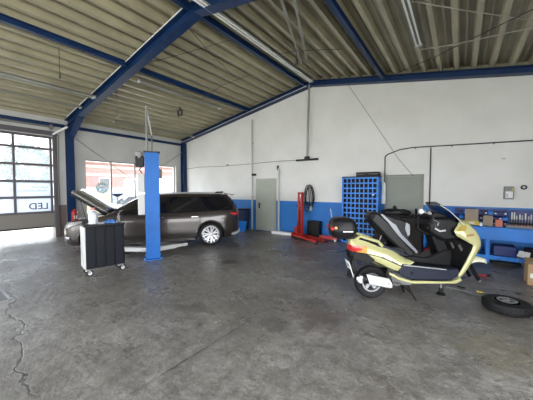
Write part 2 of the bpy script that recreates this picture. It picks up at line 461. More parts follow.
# writing on the panes, made to be read from outside
TM = Matrix.Translation((xd + .012, 2.56, 1.04)) @ Matrix.Rotation(PI / 2, 4, 'Z') @ Matrix.Rotation(PI / 2, 4, 'X') @ Matrix.Scale(-1, 4, (1, 0, 0))
text_mesh('lettering', 'LED', .29, M['label_grey'], door, TM)
mg = MB(); random.seed(3)
for (y0, y1, z, h) in ((2.4, 2.8, 1.66, .05), (2.08, 2.8, 1.55, .05), (1.9, 1.97, 1.6, .09)):
    y = y0
    while y < y1:
        w = random.uniform(.018, .034); t = random.choice((0, 1, 2))
        mg.box(xd + .008, xd + .011, y, y + .006, z - h / 2, z + h / 2)
        if t: mg.box(xd + .008, xd + .011, y, y + w, z + h / 2 - .008, z + h / 2)
        if t > 1: mg.box(xd + .008, xd + .011, y, y + w, z - .004, z + .004)
        else: mg.box(xd + .008, xd + .011, y, y + w, z - h / 2, z - h / 2 + .008)
        y += w + .014
mg.build('small_print', M['label_grey'], door)
# tracks of the door
mt = MB(); mt.box(XL + .005, XL + .07, GD1 - .02, GD1 + .09, 0, 3.5); mt.box(XL + .005, XL + .10, GD0, GD1 + .1, 3.36, 3.50)
struct(mt.build('trim_20', M['door_frame']))
for y in (GD1 - .1, GD0 + .1):
    m = MB(); m.tube([(XL + .05, y, 2.9), (XL + .1, y, 3.35), (XL + .35, y, 3.62), (XL + 1.2, y, 3.72), (XL + 2.2, y, 3.78)], .02)
hr = MB(); hr.tube([(XL + .16, 1.5, 3.62), (XL + .16, 2.98, 3.62)], .03)
hr.lathe([(.09, 0), (.09, .06)], (XL + .16, 2.86, 3.62), 'y', 14)
tag(hr.build('door_spring_shaft', M['grey']), 'dark spring shaft with drum mounted above the garage door', 'door shaft')
m = MB(); m.tube([(XL + .16, 3.56, 3.35), (XL + .16, 7.9, .35)], .012, 6)
tag(m.build('brace_rod', M['galv']), 'thin steel brace rod sloping down from the blue column across the window wall', 'brace rod')
m = MB(); m.tube([(XL + .19, 7.9, 3.35), (XL + .19, 3.56, .35)], .012, 6)
tag(m.build('brace_rod', M['galv']), 'thin steel brace rod sloping down from the rear corner across the window wall', 'brace rod')
# white rail running from the door head to the column
m = MB(); m.bar((XL + .12, 2.95, 3.40), (XL + .6, 3.2, 3.62), .04, .05)
tag(m.build('door_track_rail', M['white']), 'short white steel rail sloping from door head to the blue column', 'rail')
# pull rope at garage door edge
m = MB(); m.tube([(XL + .12, 3.1, 3.4), (XL + .1, 3.08, 1.9), (XL + .12, 3.08, .0)], .008, 6)
tag(m.build('pull_rope', M['cable']), 'thin dark hanging rope beside the garage door edge', 'rope')

# window
win = thing('window_1', 'wide window with thin mullions behind the estate car', 'window'); del win['category']; win['kind'] = 'structure'
m = MB(); xw = XL - .12
for y in (WN0 + .02, 4.82, 5.76, 6.72, WN1 - .02): m.box(xw - .025, xw + .025, y - .02, y + .02, WZ0, WZ1)
for z in (WZ0 + .02, WZ1 - .02): m.box(xw - .025, xw + .025, WN0, WN1, z - .02, z + .02)
m.build('window_frame', M['grey'], win)
for ya, yb in ((WN0 + .04, 4.80), (4.84, 5.74), (5.78, 6.70), (6.74, WN1 - .04)):
    MB().box(xw - .004, xw + .004, ya, yb, WZ0 + .04, WZ1 - .04).build('pane', M['glass'], win)
MB().box(XL - .3, XL + .06, WN0 - .03, WN1 + .03, WZ0 - .04, WZ0 - .001).build('window_sill', M['light_grey'], win)

# doors in the back wall
def flat_door(name, x0, x1, z1, mt_, label, handle_x, z0=.02):
    d = thing(name, label, 'door'); del d['category']; d['kind'] = 'structure'
    f = MB(); f.box(x0 - .05, x0, YB - .035, YB - .002, 0, z1 + .05); f.box(x1, x1 + .05, YB - .035, YB - .002, 0, z1 + .05); f.box(x0, x1, YB - .035, YB - .002, z1, z1 + .05)
    f.build('door_frame', mt_, d)
    MB().box(x0 + .004, x1 - .004, YB - .045, YB - .004, z0, z1 - .004).build('door_leaf', mt_, d, bevel=.004)
    h = MB(); h.box(handle_x - .03, handle_x + .03, YB - .055, YB - .045, .86, 1.08)
    h.tube([(handle_x, YB - .05, 1.02), (handle_x, YB - .1, 1.02), (handle_x + .13, YB - .1, 1.02)], .011)
    h.build('door_handle', M['black'], d)
    g = MB()
    for i in range(5): g.box(x0 + .03, x1 - .03, YB - .048, YB - .045, .3 + i * .36, .306 + i * .36)
    g.build('seam', mt_, d)
    return d
flat_door('door_2', -6.40, -5.56, 1.95, M['door_grey'], 'pale grey green steel door between two wall pipes', -6.28)
flat_door('door_3', -1.70, -.84, 1.95, M['door_grey2'], 'dark grey green sheet door behind the raised scooter seat', -.95)

# ------------------------------------------------------------------ pipes, conduits and cables on the walls
def pipe(name, pts, r, m_, label, cat, clips=(), group=None):
    t = thing(name, label, cat, group=group)
    MB().tube(pts, r, 10).build('tube', m_, t, smooth=True)
    for c in clips:
        MB().bc(c[0], c[1], c[2], .07, .07, .03).build('clip', M['grey'], t)
    return t
pipe('wall_pipe', [(-6.62, YB - .06, 0), (-6.62, YB - .06, 4.3)], .035, M['light_grey'], 'grey vertical pipe left of the pale door reaching up to the roof beam', 'pipe',
     [(-6.62, YB - .04, 2.2), (-6.62, YB - .04, 1.3), (-6.62, YB - .04, 3.4)])
m = MB(); m.box(-6.60, -6.44, YB - .12, YB - .03, 2.12, 2.2); m.lathe([(.035, 0), (.035, .04)], (-6.5, YB - .16, 2.16), 'y', 12)
tag(m.build('pipe_valve', M['black']), 'small black valve clamped on the wall pipe above the pale door', 'valve')
pipe('wall_pipe', [(-5.37, YB - .05, 0), (-5.37, YB - .05, 2.36)], .04, M['light_grey'], 'short grey pipe standing right of the pale door, ending mid wall', 'pipe',
     [(-5.37, YB - .03, 1.4), (-5.37, YB - .03, 2.2)])
m = MB(); m.bc(-5.42, YB - .04, 2.38, .05, .06, .16); tag(m.build('junction_box', M['black']), 'tiny dark junction box at the top of the short grey pipe', 'box')
dr = thing('ceiling_drop_duct', 'grey drop channel hanging from the ridge down to a dark crossbar on the wall', 'cable duct')
MB().bar((-4.06, YB - .25, 5.0), (-4.2, YB - .10, 2.62), .05, .05, (0, 1, 0)).build('drop_channel', M['galv'], dr)
MB().box(-4.62, -3.82, YB - .12, YB - .03, 2.56, 2.62).build('crossbar', M['black'], dr)
MB().bc(-4.2, YB - .10, 2.66, .16, .08, .08).build('joint', M['black'], dr)
m = MB(); m.tube([(XL + .02, YB - .02, 2.56), (-9.8, YB - .02, 2.62), (-8.2, YB - .02, 2.58), (-6.7, YB - .02, 2.6), (-5.3, YB - .02, 2.62), (-4.62, YB - .03, 2.6)], .009, 6)
tag(m.build('wall_cable', M['cable']), 'thin horizontal cable running along the white wall above the car', 'cable')
c = thing('wall_conduit', 'dark conduit running high along the white wall above the workbench', 'conduit')
MB().tube([(-1.76, YB - .03, 1.2), (-1.76, YB - .03, 2.52), (-1.70, YB - .03, 2.58), (-1.38, YB - .03, 2.69), (-1.06, YB - .03, 2.72), (-.3, YB - .03, 2.70), (1.3, YB - .03, 2.66), (XR - .02, YB - .03, 2.62)], .014, 8).build('tube', M['cable'], c)
MB().tube([(-.65, YB - .03, 1.19), (-.65, YB - .03, 2.68)], .014, 8).build('branch', M['cable'], c)
for x in (-1.0, -.2, .6, 1.4): MB().bc(x, YB - .015, 2.70 - .02 * (x + 1), .03, .03, .05).build('clip', M['grey'], c)
m = MB(); m.tube([(-2.95, YB - .35, 5.0), (-2.0, YB - .3, 3.46), (-1.38, YB - .2, 2.42), (-1.0, YB - .02, 1.9)], .006, 6)
tag(m.build('hanging_cable', M['cable']), 'thin diagonal cable slanting down the white wall to the dark door', 'cable')
m = MB(); m.lathe([(.05, 0), (.055, .03), (.055, .52), (.035, .57), (.02, .6)], (-1.765, YB - .09, 1.19), 'z', 18)
t = thing('white_cylinder', 'slim white cylinder fixed to the wall beside the blue pigeonhole rack', 'cylinder')
m.build('body', M['white'], t, smooth=True)
MB().box(-1.79, -1.74, YB - .07, YB - .002, 1.5, 1.56).build('bracket', M['grey'], t)

# dispenser/phone like device on the wall
t = thing('wall_device', 'grey and white wall mounted device box above the workbench', 'wall device')
MB().box(.80, .965, YB - .09, YB - .002, 1.37, 1.66).build('housing', M['grey'], t, bevel=.01)
MB().box(.825, .95, YB - .105, YB - .09, 1.40, 1.55).build('front_cover', M['white'], t, bevel=.005)
MB().box(.83, .87, YB - .108, YB - .105, 1.42, 1.5).build('screen', M['light_grey'], t)
MB().box(.93, .96, YB - .10, YB - .09, 1.56, 1.62).build('button', M['yellow'], t)
t = thing('wall_socket', 'round dark socket on the white wall right of the grey device', 'socket')
MB().lathe([(.052, 0), (.052, .03), (.035, .04)], (1.13, YB - .042, 1.64), 'y', 20).build('ring', M['black'], t, smooth=True)
MB().lathe([(.025, 0), (.02, .01)], (1.13, YB - .052, 1.64), 'y', 14).build('core', M['light_grey'], t)
for x, z, l in ((.78, 2.3, 'small grey plate high on the white wall below the conduit'), (-7.64, 1.38, 'small grey plate on the wall just above the blue paint, behind the car')):
    tag(MB().bc(x, YB - .012, z, .07, .02, .035).build('wall_plate', M['light_grey'], bevel=.003), l, 'plate')
tag(MB().bc(-8.0, YB - .02, 2.62, .12, .035, .05).build('cable_clamp', M['galv'], bevel=.003), 'small metal clamp on the thin horizontal cable above the car', 'clamp')

# hose bundle
t = thing('hose_bundle', 'loops of black hose hanging on a hook above the black crate', 'hoses')
random.seed(11)
for i in range(6):
    cx = -4.13 + random.uniform(-.05, .07); w = random.uniform(.09, .16); top = random.uniform(1.66, 1.76); bot = random.uniform(.82, 1.25)
    pts = []; y = YB - .05 - i * .022
    for k2 in range(25):
        a = 2 * PI * k2 / 24; z = (top + bot) / 2 + (top - bot) / 2 * math.cos(a)
        pts.append((cx + w * math.sin(a) * (1 - .25 * math.cos(a)), y + .01 * math.sin(3 * a), z))
    MB().tube(pts, .014, 7).build('hose', M['black'] if i % 3 else M['grey'], t, smooth=True)
MB().tube([(-4.1, YB, 1.66), (-4.1, YB - .19, 1.68), (-4.1, YB - .2, 1.76)], .012).build('hook', M['galv'], t)
MB().bc(-4.05, YB - .09, .95, .09, .07, .14).build('connector', M['light_grey'], t, bevel=.01)

# fire extinguisher hanging on the blue column
t = thing('fire_extinguisher', 'red fire extinguisher hanging on the blue column beside garage door', 'fire extinguisher', (-10.58, 3.4, .45))
MB().lathe([(.02, 0), (.085, .005), (.095, .03), (.095, .36), (.07, .42), (.03, .45), (.03, .48)], (0, 0, 0), 'z', 20).build('cylinder', M['red'], t, smooth=True)
MB().bc(0, 0, .5, .05, .04, .04).build('valve', M['black'], t)
MB().tube([(.02, 0, .5), (.13, 0, .48), (.14, -.02, .3), (.11, -.03, .1)], .012).build('hose', M['black'], t, smooth=True)
MB().box(-.17, -.09, -.03, .03, .2, .26).build('bracket', M['galv'], t)
MB().box(.0955, .098, -.05, .05, .15, .26).build('label_plate', M['white'], t)

# ------------------------------------------------------------------ ceiling lights and roof cables
def batten(x, y0, y1, drop, label, w=.12, tubes=2, m_=None):
    zc = roof(x, drop); t = thing('ceiling_light', label, 'ceiling light', (x, (y0 + y1) / 2, zc), 0, 'ceiling light battens')
    L_ = (y1 - y0) / 2
    b = MB(); b.prism([(-w / 2, 0), (-w * .28, .05), (w * .28, .05), (w / 2, 0), (w * .3, .02), (-w * .3, .02)], -L_, L_, 'y')
    b.build('trough', m_ or M['trough'], t)
    for k2 in range(tubes):
        xx = (k2 - (tubes - 1) / 2) * w * .45
        MB().tube([(xx, -L_ + .04, -.005), (xx, L_ - .04, -.005)], .016, 8).build('lamp_tube', M['tube'], t, smooth=True)
    for s in (-1, 1):
        MB().box(-w * .4, w * .4, s * (L_ - .02) - .02, s * (L_ - .02) + .02, -.025, .03).build('end_cap', M['light_grey'], t)
    for s in (-.7, .7):
        MB().tube([(0, s * L_, .04), (0, s * L_, roof(x) - zc)], .006, 6).build('hanger', M['galv'], t)
    return t
batten(-3.76, 3.0, 7.45, .22, 'long pale tube light beside the ridge beam, running to the back wall', .15, 2, M['light_grey'])
batten(-3.76, -1.6, 2.9, .22, 'long pale tube light beside the ridge beam, above the viewer', .10, 2, M['white'])
batten(-8.25, -1.0, 3.2, .30, 'wide grey light batten left of the blue rafter, nearer the ridge', .24, 0)
batten(-9.2, -1.0, 3.2, .24, 'narrow light batten left of the blue rafter, nearer the eaves', .12, 0)
batten(-6.85, 3.7, 6.6, .26, 'light batten right below the blue purlin behind the lift', .16, 0)
batten(-9.65, 4.3, 7.7, .28, 'light batten above the window wall', .10, 0)
batten(-.72, 2.6, 5.95, .20, 'grey light batten above the scooter, right of the blue purlin', .15, 2)
def rod(name, pts, r, m_, label, cat='cable', group=None):
    o = MB().tube(pts, r, 6).build(name, m_, smooth=True); return tag(o, label, cat, group)
def rp(x, y, d=.2): return (x, y, roof(x, d))
rod('roof_cable', [rp(-.70, 4.6, .12), rp(.1, 5.2, .14), rp(.83, 5.76, .13), rp(2.0, 6.7, .12)], .007, M['pale_cable'], 'pale cable crossing the deck at the top right, sloping down to the right')
rod('roof_cable', [rp(2.0, 4.6, .12), rp(.77, 5.4, .14), rp(-.4, 6.6, .14), rp(-1.44, 7.58, .13)], .008, M['cable'], 'dark cable slanting across the right deck down to the back wall')
rod('roof_cable', [rp(-.72, 6.1, .22), rp(-.2, 6.15, .18), rp(.86, 5.92, .16), rp(2.4, 5.6, .13)], .009, M['pale_cable'], 'cable leading from the end of the right light batten to the right')
rod('roof_cable', [rp(-4.55, 3.55, .2), rp(-4.85, 4.4, .21), rp(-5.23, 5.64, .2)], .008, M['cable'], 'thin cable hanging under the deck right of the rafter peak')
rod('roof_cable', [rp(-6.1, 3.6, .15), rp(-5.3, 4.0, .15), rp(-4.3, 4.45, .15)], .006, M['cable'], 'thin rod slanting between the middle purlin and the ridge purlin')
rod('roof_cable', [rp(-6.67, 5.6, .3), rp(-5.8, 5.7, .16), rp(-4.93, 5.94, .15)], .006, M['cable'], 'sagging cable crossing the ridges of deck near the gable')
rod('roof_cable', [(x, 3.27, roof(x) - .02) for x in (-10.6, -8, -6, -4.4)], .012, M['white'], 'white cable running along the upper edge of the blue rafter')
rod('roof_cable', [(x, YB - .26, roof(x) - .16) for x in (-10.8, -9, -7, -5, -4.15)], .011, M['light_grey'], 'grey cable following the gable beam up to the ridge')
rod('roof_cable', [rp(-3.83, 5.6, .14), rp(-3.1, 5.45, .2), rp(-2.23, 5.81, .13)], .007, M['cable'], 'short wavy cable near the hanging brace at the ridge')
t = thing('roof_brace', 'pair of thin pale angle irons braced under the deck right of the ridge', 'brace')
MB().bar(rp(-2.44, 3.7, .1), rp(-3.5, 6.34, .1), .05, .05).build('angle_iron', M['trough'], t)
MB().bar(rp(-2.2, 3.7, .1), rp(-3.35, 6.4, .1), .05, .05).build('angle_iron', M['trough'], t)
MB().tube([rp(-3.1, 5.4, .05), (-3.1, 5.4, 4.5)], .008, 6).build('hanger', M['cable'], t)
MB().bc(-3.1, 5.4, 4.5, .04, .04, .12).build('hook', M['cable'], t)
t = thing('ceiling_hook', 'thin cord with a dark hook hanging from the middle purlin', 'hook', (-6.58, 1.93, 0))
MB().tube([(0, 0, roof(-6.58, .26)), (0, 0, 3.95)], .007, 6).build('cord', M['cable'], t)
MB().tube([(0, 0, 3.96), (.03, 0, 3.92), (.03, 0, 3.86), (0, 0, 3.83), (-.03, 0, 3.86), (-.03, 0, 3.9)], .012, 6).build('hook', M['cable'], t)
t = thing('ceiling_hanger', 'thin rod hanging from the deck with a small crossplate, right of rafter', 'hanger', (-8.15, 3.75, 0))
MB().tube([(0, 0, roof(-8.15)), (0, 0, 3.72)], .012, 6).build('rod', M['galv'], t)
MB().bc(0, 0, 3.71, .34, .06, .025).build('crossplate', M['galv'], t)
t = thing('ceiling_bracket', 'dark square bracket fixed beneath the deck left of the gable', 'bracket', (-8.0, 5.8, roof(-8.0)))
MB().bc(0, 0, -.06, .04, .04, .12).build('stem', M['cable'], t)
for a in ((-.1, 0), (.1, 0)): MB().bc(a[0], 0, -.2, .03, .05, .2).build('bar', M['cable'], t)
for a in (-.11, -.29): MB().bc(0, 0, a, .22, .05, .03).build('bar', M['cable'], t)

# ------------------------------------------------------------------ two post lift
ANG = math.atan2(1.74, -2.93)      # from the near column to the far column
lift = thing('two_post_lift', 'blue two post car lift whose near column stands before the parked car', 'car lift', (-5.72, 3.37, 0), ANG)
D2 = 3.43
def column(x, face):
    b = MB(); w = .30; d = .22   # C section open towards the car
    b.box(x - face * d / 2 - .006, x - face * d / 2 + .006, -w / 2, w / 2, 0, 2.42)
    b.box(x - d / 2, x + d / 2, -w / 2, -w / 2 + .012, 0, 2.42); b.box(x - d / 2, x + d / 2, w / 2 - .012, w / 2, 0, 2.42)
    b.box(x + face * d / 2 - .006, x + face * d / 2 + .006, -w / 2, -w / 2 + .07, 0, 2.42); b.box(x + face * d / 2 - .006, x + face * d / 2 + .006, w / 2 - .07, w / 2, 0, 2.42)
    b.build('column', M['lift_blue'], lift)
    p = MB(); p.bc(x, 0, .01, .42, .40, .02); p.build('base_plate', M['lift_blue'], lift, bevel=.004)
    for yy in (-.17, .17):
        for xx in (-.17, .17): MB().lathe([(.018, 0), (.018, .03)], (x + xx, yy, .02), 'z', 6).build('anchor_bolt', M['galv'], lift)
    c2 = MB(); c2.box(x + face * .02, x + face * .17, -.07, .07, .12, .75); c2.build('carriage', M['light_grey'], lift, bevel=.006)
    q = MB(); q.box(x - .13, x + .13, -.17, .17, 2.42, 2.45); q.build('top_plate', M['black'], lift)
column(0, 1); column(D2, -1)
for x, f in ((0, 1),):
    for s, ln, yaw in ((1, 1.25, 62), (-1, .80, -65)):
        d = Vector((math.cos(R(yaw)) * f, math.sin(R(yaw)), 0)); p0 = Vector((x + f * .2, s * .08, .17))
        a = MB(); a.bar(p0, p0 + d * ln * .6, .14, .10); a.bar(p0 + d * ln * .5, p0 + d * ln, .10, .07); a.build('lift_arm', M['light_grey'], lift, bevel=.006)
        e = p0 + d * (ln - .05); MB().lathe([(.055, 0), (.06, .03), (.03, .03)], (e.x, e.y, .21), 'z', 16).build('arm_pad', M['black'], lift, smooth=True)
        MB().lathe([(.05, -.09), (.05, .10)], tuple(p0), 'z', 14).build('pivot', M['galv'], lift, smooth=True)
for s, ln, yaw in ((-1, .55, -95), (1, .55, 95)):
    d = Vector((math.cos(R(yaw)), math.sin(R(yaw)), 0)); p0 = Vector((D2 - .2, s * .08, .17))
    MB().bar(p0, p0 + d * ln, .13, .10).build('lift_arm', M['light_grey'], lift)
MB().tube([(.03, .1, 2.42), (.03, .1, 3.46)], .022).build('hydraulic_pipe', M['grey'], lift, smooth=True)
MB().tube([(.03, .1, 3.46), (D2 - .03, .0, 3.46)], .02).build('hydraulic_pipe', M['white'], lift, smooth=True)
MB().tube([(D2 - .03, .0, 3.46), (D2 - .03, .0, 2.42)], .022).build('hydraulic_pipe', M['grey'], lift, smooth=True)
# control boxes on the far-left flank of the near column
MB().box(-.08, .10, .16, .34, 2.10, 2.34).build('motor', M['black'], lift, bevel=.02)
MB().lathe([(.075, 0), (.085, .02), (.085, .14), (.05, .16)], (.0, .26, 2.28), 'z', 16).build('motor_cap', M['grey'], lift, smooth=True)
MB().tube([(.0, .2, 2.12), (-.03, .26, 2.04), (.03, .22, 1.98), (.0, .24, 1.92)], .014).build('motor_cable', M['cable'], lift, smooth=True)
MB().box(-.09, .09, .155, .30, 1.52, 1.95).build('switch_box', M['light_grey'], lift, bevel=.012)
MB().box(-.09, .09, .155, .30, 1.02, 1.49).build('oil_tank', M['light_grey'], lift, bevel=.012)
MB().lathe([(.03, 0), (.03, .02)], (0, .31, 1.3), 'y', 12).build('switch_knob', M['black'], lift)
MB().box(D2 - .05, D2 + .05, -.32, -.16, 1.98, 2.3).build('motor', M['grey'], lift, bevel=.02)

# ------------------------------------------------------------------ estate car with raised bonnet
car = thing('estate_car', 'dark taupe estate car with its bonnet raised, parked behind the blue lift column', 'car', (-7.23, 4.49, 0), R(232))
ST = [(2.37, .34, .60, .50), (2.33, .26, .68, .68), (2.2, .20, .76, .80), (2.0, .18, .80, .865), (1.8, .18, .83, .895), (1.6, .18, .86, .91), (1.425, .18, .885, .92), (1.2, .19, .93, .925), (1.0, .2, .94, .93),
      (.6, .2, .94, .93), (.2, .2, .945, .93), (-.2, .2, .95, .93), (-.6, .2, .96, .93), (-1.0, .2, .975, .93), (-1.425, .2, .99, .93), (-1.8, .21, 1.01, .915), (-2.1, .23, 1.03, .88), (-2.3, .27, 1.03, .82), (-2.42, .34, 1.0, .72), (-2.45, .42, .95, .62)]
YF_ = [(0, .93), (.12, .985), (.3, 1.0), (.5, .995), (.72, .995), (.86, .975), (1, .93)]
def interp(tab, x, col):
    tab = sorted(tab)
    for a, b in zip(tab, tab[1:]):
        if a[0] <= x <= b[0]:
            t = (x - a[0]) / (b[0] - a[0]); return a[col] + (b[col] - a[col]) * t
    return tab[0][col] if x < tab[0][0] else tab[-1][col]
def bodyY(x, z):
    zb, zt_, w = (interp(ST, x, k2) for k2 in (1, 2, 3))
    return w * interp(YF_, max(0, min(1, (z - zb) / (zt_ - zb))), 1)
m = MB(); rings = []
for x, zb, zt_, w in ST:
    half = [(w * f, zb + t * (zt_ - zb)) for t, f in YF_]
    ring = [(x, y, z) for y, z in half] + [(x, w * .5, zt_ + .012), (x, -w * .5, zt_ + .012)] + [(x, -y, z) for y, z in reversed(half)]
    rings.append(ring)
m.loft(rings)
body = m.build('body', [M['carpaint'], M['black']], car, smooth=True, angle=50)
cuts = []
body.parent = None
for xw in (1.425, -1.425):
    for s in (-1, 1):
        c_ = MB(); c_.idx = 1
        c_.lathe([(.375, .60 * s), (.375, 1.05 * s)], (xw, 0, .335), 'y', 40)
        cuts.append(c_.build('cut', [M['carpaint'], M['black']]))
ce = MB(); ce.idx = 1; ce.box(1.28, 2.12, -.68, .68, .55, 1.3); cuts.append(ce.build('cut', [M['carpaint'], M['black']]))
boolean(body, cuts); body.parent = car
def skin(name, x0, x1, lo, hi, s, off, m_, th=.02, nx=12, nz=5, parent=None):
    o1 = []; 
    for i in range(nx + 1):
        x = x0 + (x1 - x0) * i / nx; a, b = lo(i / nx), hi(i / nx)
        o1.append([(x, s * (bodyY(x, a + (b - a) * j_ / nz) + off), a + (b - a) * j_ / nz) for j_ in range(nz + 1)])
    rings = [row + [(p[0], p[1] - s * th, p[2]) for p in reversed(row)] for row in o1]
    return MB().loft(rings).build(name, m_, parent or car, smooth=True, angle=50)
def pw(*pts):
    return lambda t: interp([(a, b) for a, b in pts], t, 1)
# greenhouse
def sideY(z): return .875 - (z - .95) * .50
def gh(z, y, x0, x1, n=10): return [(x0 + (x1 - x0) * k2 / n, y, z) for k2 in range(n + 1)]
gl = [(.93, .868, 1.15, -2.33), (1.08, .81, .90, -2.27), (1.25, .725, .60, -2.15), (1.38, .66, .36, -2.04), (1.43, .60, .20, -1.98), (1.462, .45, .0, -1.96), (1.47, 0, -.05, -1.95)]
m = MB(); rings = []
for z, y, xf, xr in gl:
    ring = []
    for k2 in range(9):      # front edge, curved
        u = -1 + 2 * k2 / 8; ring.append((xf + .16 * (1 - u * u) * (1 if z < 1.4 else .5), y * u if y else .01 * u, z + .0))
    for k2 in range(1, 8): ring.append((xf + (xr - xf) * k2 / 8, y if y else .01, z + .012 * math.sin(PI * k2 / 8)))
    for k2 in range(9):
        u = 1 - 2 * k2 / 8; ring.append((xr - .06 * (1 - u * u), y * u if y else .01 * u, z))
    for k2 in range(1, 8): ring.append((xr + (xf - xr) * k2 / 8, -(y if y else .01), z + .012 * math.sin(PI * k2 / 8)))
    rings.append(ring)
m.loft(rings); m.build('roof', M['carpaint'], car, smooth=True, angle=60)
def on_side(poly, s, off, name, m_, th=.012):
    a = [(x, s * (sideY(z) + off), z) for x, z in poly]; b = [(x, s * (sideY(z) + off - th), z) for x, z in poly]
    MB().loft([a, b]).build(name, m_, car)
for s in (1, -1):
    on_side([(.93, .965), (.30, 1.365), (-.24, 1.385), (-.30, .975)], s, .012, 'side_window', M['carglass'])
    on_side([(-.36, .975), (-.30, 1.385), (-1.10, 1.385), (-1.18, .985)], s, .012, 'side_window', M['carglass'])
    on_side([(-1.24, .985), (-1.16, 1.385), (-1.82, 1.375), (-2.16, 1.13), (-2.14, 1.03)], s, .012, 'side_window', M['carglass'])
    on_side([(1.02, .935), (.96, .965), (-.3, .975), (-1.2, .985), (-2.15, 1.03), (-2.15, 1.01), (-1.2, .965), (-.3, .955)], s, .016, 'window_trim', M['black'])
    # pillars blacked out
    on_side([(-.24, 1.385), (-.30, 1.385), (-.36, .975), (-.30, .975)], s, .008, 'pillar_trim', M['black'])
    on_side([(-1.10, 1.385), (-1.16, 1.385), (-1.24, .985), (-1.18, .985)], s, .008, 'pillar_trim', M['black'])
    # doors as patches following the flank
    for xa, xb in ((.98, -.30), (-.31, -1.16)):
        g = []; nz = 8
        for i in range(nz + 1):
            z = .28 + (.93 - .28) * i / nz
            row = []
            for j in range(9):
                x = xa - .006 + (xb - xa + .012) * j / 8
                if xb < -1 and j == 8: x = max(x, -1.425 + math.sqrt(max(0, .40 ** 2 - (z - .335) ** 2))) if abs(z - .335) < .40 else x
                row.append((x, s * (bodyY(x, z) + .007), z))
            g.append(row)
        back = [[(p[0], p[1] - s * .012, p[2]) for p in row] for row in g]
        loop = []
        mm = MB(); n = 9
        vs = [p for r_ in g for p in r_] + [p for r_ in back for p in r_]; fs = []; o2 = n * (nz + 1)
        for i in range(nz):
            for j in range(8):
                q = (i * n + j, i * n + j + 1, (i + 1) * n + j + 1, (i + 1) * n + j); fs.append(q); fs.append(tuple(o2 + v for v in reversed(q)))
        edge = [j for j in range(n)] + [i * n + n - 1 for i in range(1, nz + 1)] + [nz * n + j for j in range(n - 2, -1, -1)] + [i * n for i in range(nz - 1, 0, -1)]
        for a_, b_ in zip(edge, edge[1:] + edge[:1]): fs.append((a_, b_, o2 + b_, o2 + a_))
        mm.add(vs, fs); dr_ = mm.build('door', M['carpaint'], car, smooth=True, angle=50)
        hx = xb + .22 if xb > -1 else -1.0
        h_ = MB(); yy = s * (bodyY(hx, .84) + .012)
        h_.box(hx - .10, hx + .10, min(yy, yy + s * .03), max(yy, yy + s * .03), .825, .86); h_.build('handle', M['chrome'], dr_, bevel=.01)
    # sill and crease
    mm = MB(); mm.bar((1.0, s * .925, .235), (-1.0, s * .925, .235), .03, .08); mm.build('sill_trim', M['silver'] if 0 else M['carpaint'], car, bevel=.01)
    # mirror
    mb = MB(); mb.ball((.80, s * .99, 1.00), .07, .11, .055); mi_ = mb.build('door_mirror', M['carpaint'], car, smooth=True)
    MB().bar((.78, s * .86, .97), (.80, s * .95, 1.0), .05, .04).build('mirror_arm', M['black'], mi_)
    # lamps
    skin('headlight', 1.72, 2.36, pw((0, .755), (.5, .67), (1, .55)), pw((0, .80), (.5, .775), (1, .62)), s, .006, M['galv'])
    skin('headlight_bezel', 1.66, 2.365, pw((0, .75), (.5, .655), (1, .535)), pw((0, .815), (.5, .79), (1, .635)), s, .002, M['black'])
    skin('fog_light', 2.12, 2.26, pw((0, .345), (1, .345)), pw((0, .41), (1, .41)), s, .010, M['chrome'])
    skin('bumper_intake', 2.02, 2.36, pw((0, .31), (1, .36)), pw((0, .34), (.4, .45), (1, .46)), s, .005, M['black'])
    skin('bumper_seam', 1.80, 1.812, pw((0, .4), (1, .4)), pw((0, .80), (1, .80)), s, .003, M['black'])
    skin('tail_light', -2.44, -2.02, pw((0, .84), (.6, .86), (1, .93)), pw((0, .96), (.6, 1.0), (1, .97)), s, .008, M['redlens'])
    skin('bumper_seam', -1.90, -1.888, pw((0, .42), (1, .42)), pw((0, .78), (1, .78)), s, .003, M['black'])
    for xw in (1.425, -1.425):
        pts = []
        for k2 in range(25):
            a = R(-12) + R(204) * k2 / 24; x_ = xw + .39 * math.cos(a); z_ = .335 + .39 * math.sin(a)
            pts.append((x_, s * (bodyY(x_, max(z_, .2)) + .001), z_))
        MB().tube(pts, .013, 6).build('wheel_arch_lip', M['carpaint'], car, smooth=True)
    # roof rail
    MB().tube([(.05, s * .60, 1.45), (-.1, s * .61, 1.49), (-1.7, s * .60, 1.495), (-1.85, s * .58, 1.46)], .015).build('roof_rail', M['silver'], car, smooth=True)
# windscreen, rear screen
def screen(rows, name, m_):
    a = []; 
    for x, y, z, bow in rows: a.append([(x + bow * (1 - (u / 4 - 1) ** 2), y * (u / 4 - 1), z) for u in range(9)])
    mm = MB(); mm.loft(a, cap=False, closed=False); mm.build(name, m_, car, smooth=True, solid=.008)
screen([(1.10, .80, .97, .19), (.74, .70, 1.18, .18), (.42, .62, 1.37, .13)], 'windscreen', M['carglass'])
screen([(-2.33, .74, 1.06, -.06), (-2.20, .66, 1.25, -.06), (-2.09, .58, 1.38, -.06)], 'rear_window', M['carglass'])
m = MB(); m.prism([(-1.85, 1.45), (-2.22, 1.42), (-2.26, 1.445), (-1.85, 1.495)], -.60, .60, 'y'); m.build('roof_spoiler', M['carpaint'], car, bevel=.008)
m = MB(); m.prism([(-1.55, 1.48), (-1.62, 1.53), (-1.82, 1.54), (-1.80, 1.48)], .50, .62, 'y'); m.build('roof_box_foot', M['black'], car, bevel=.01)
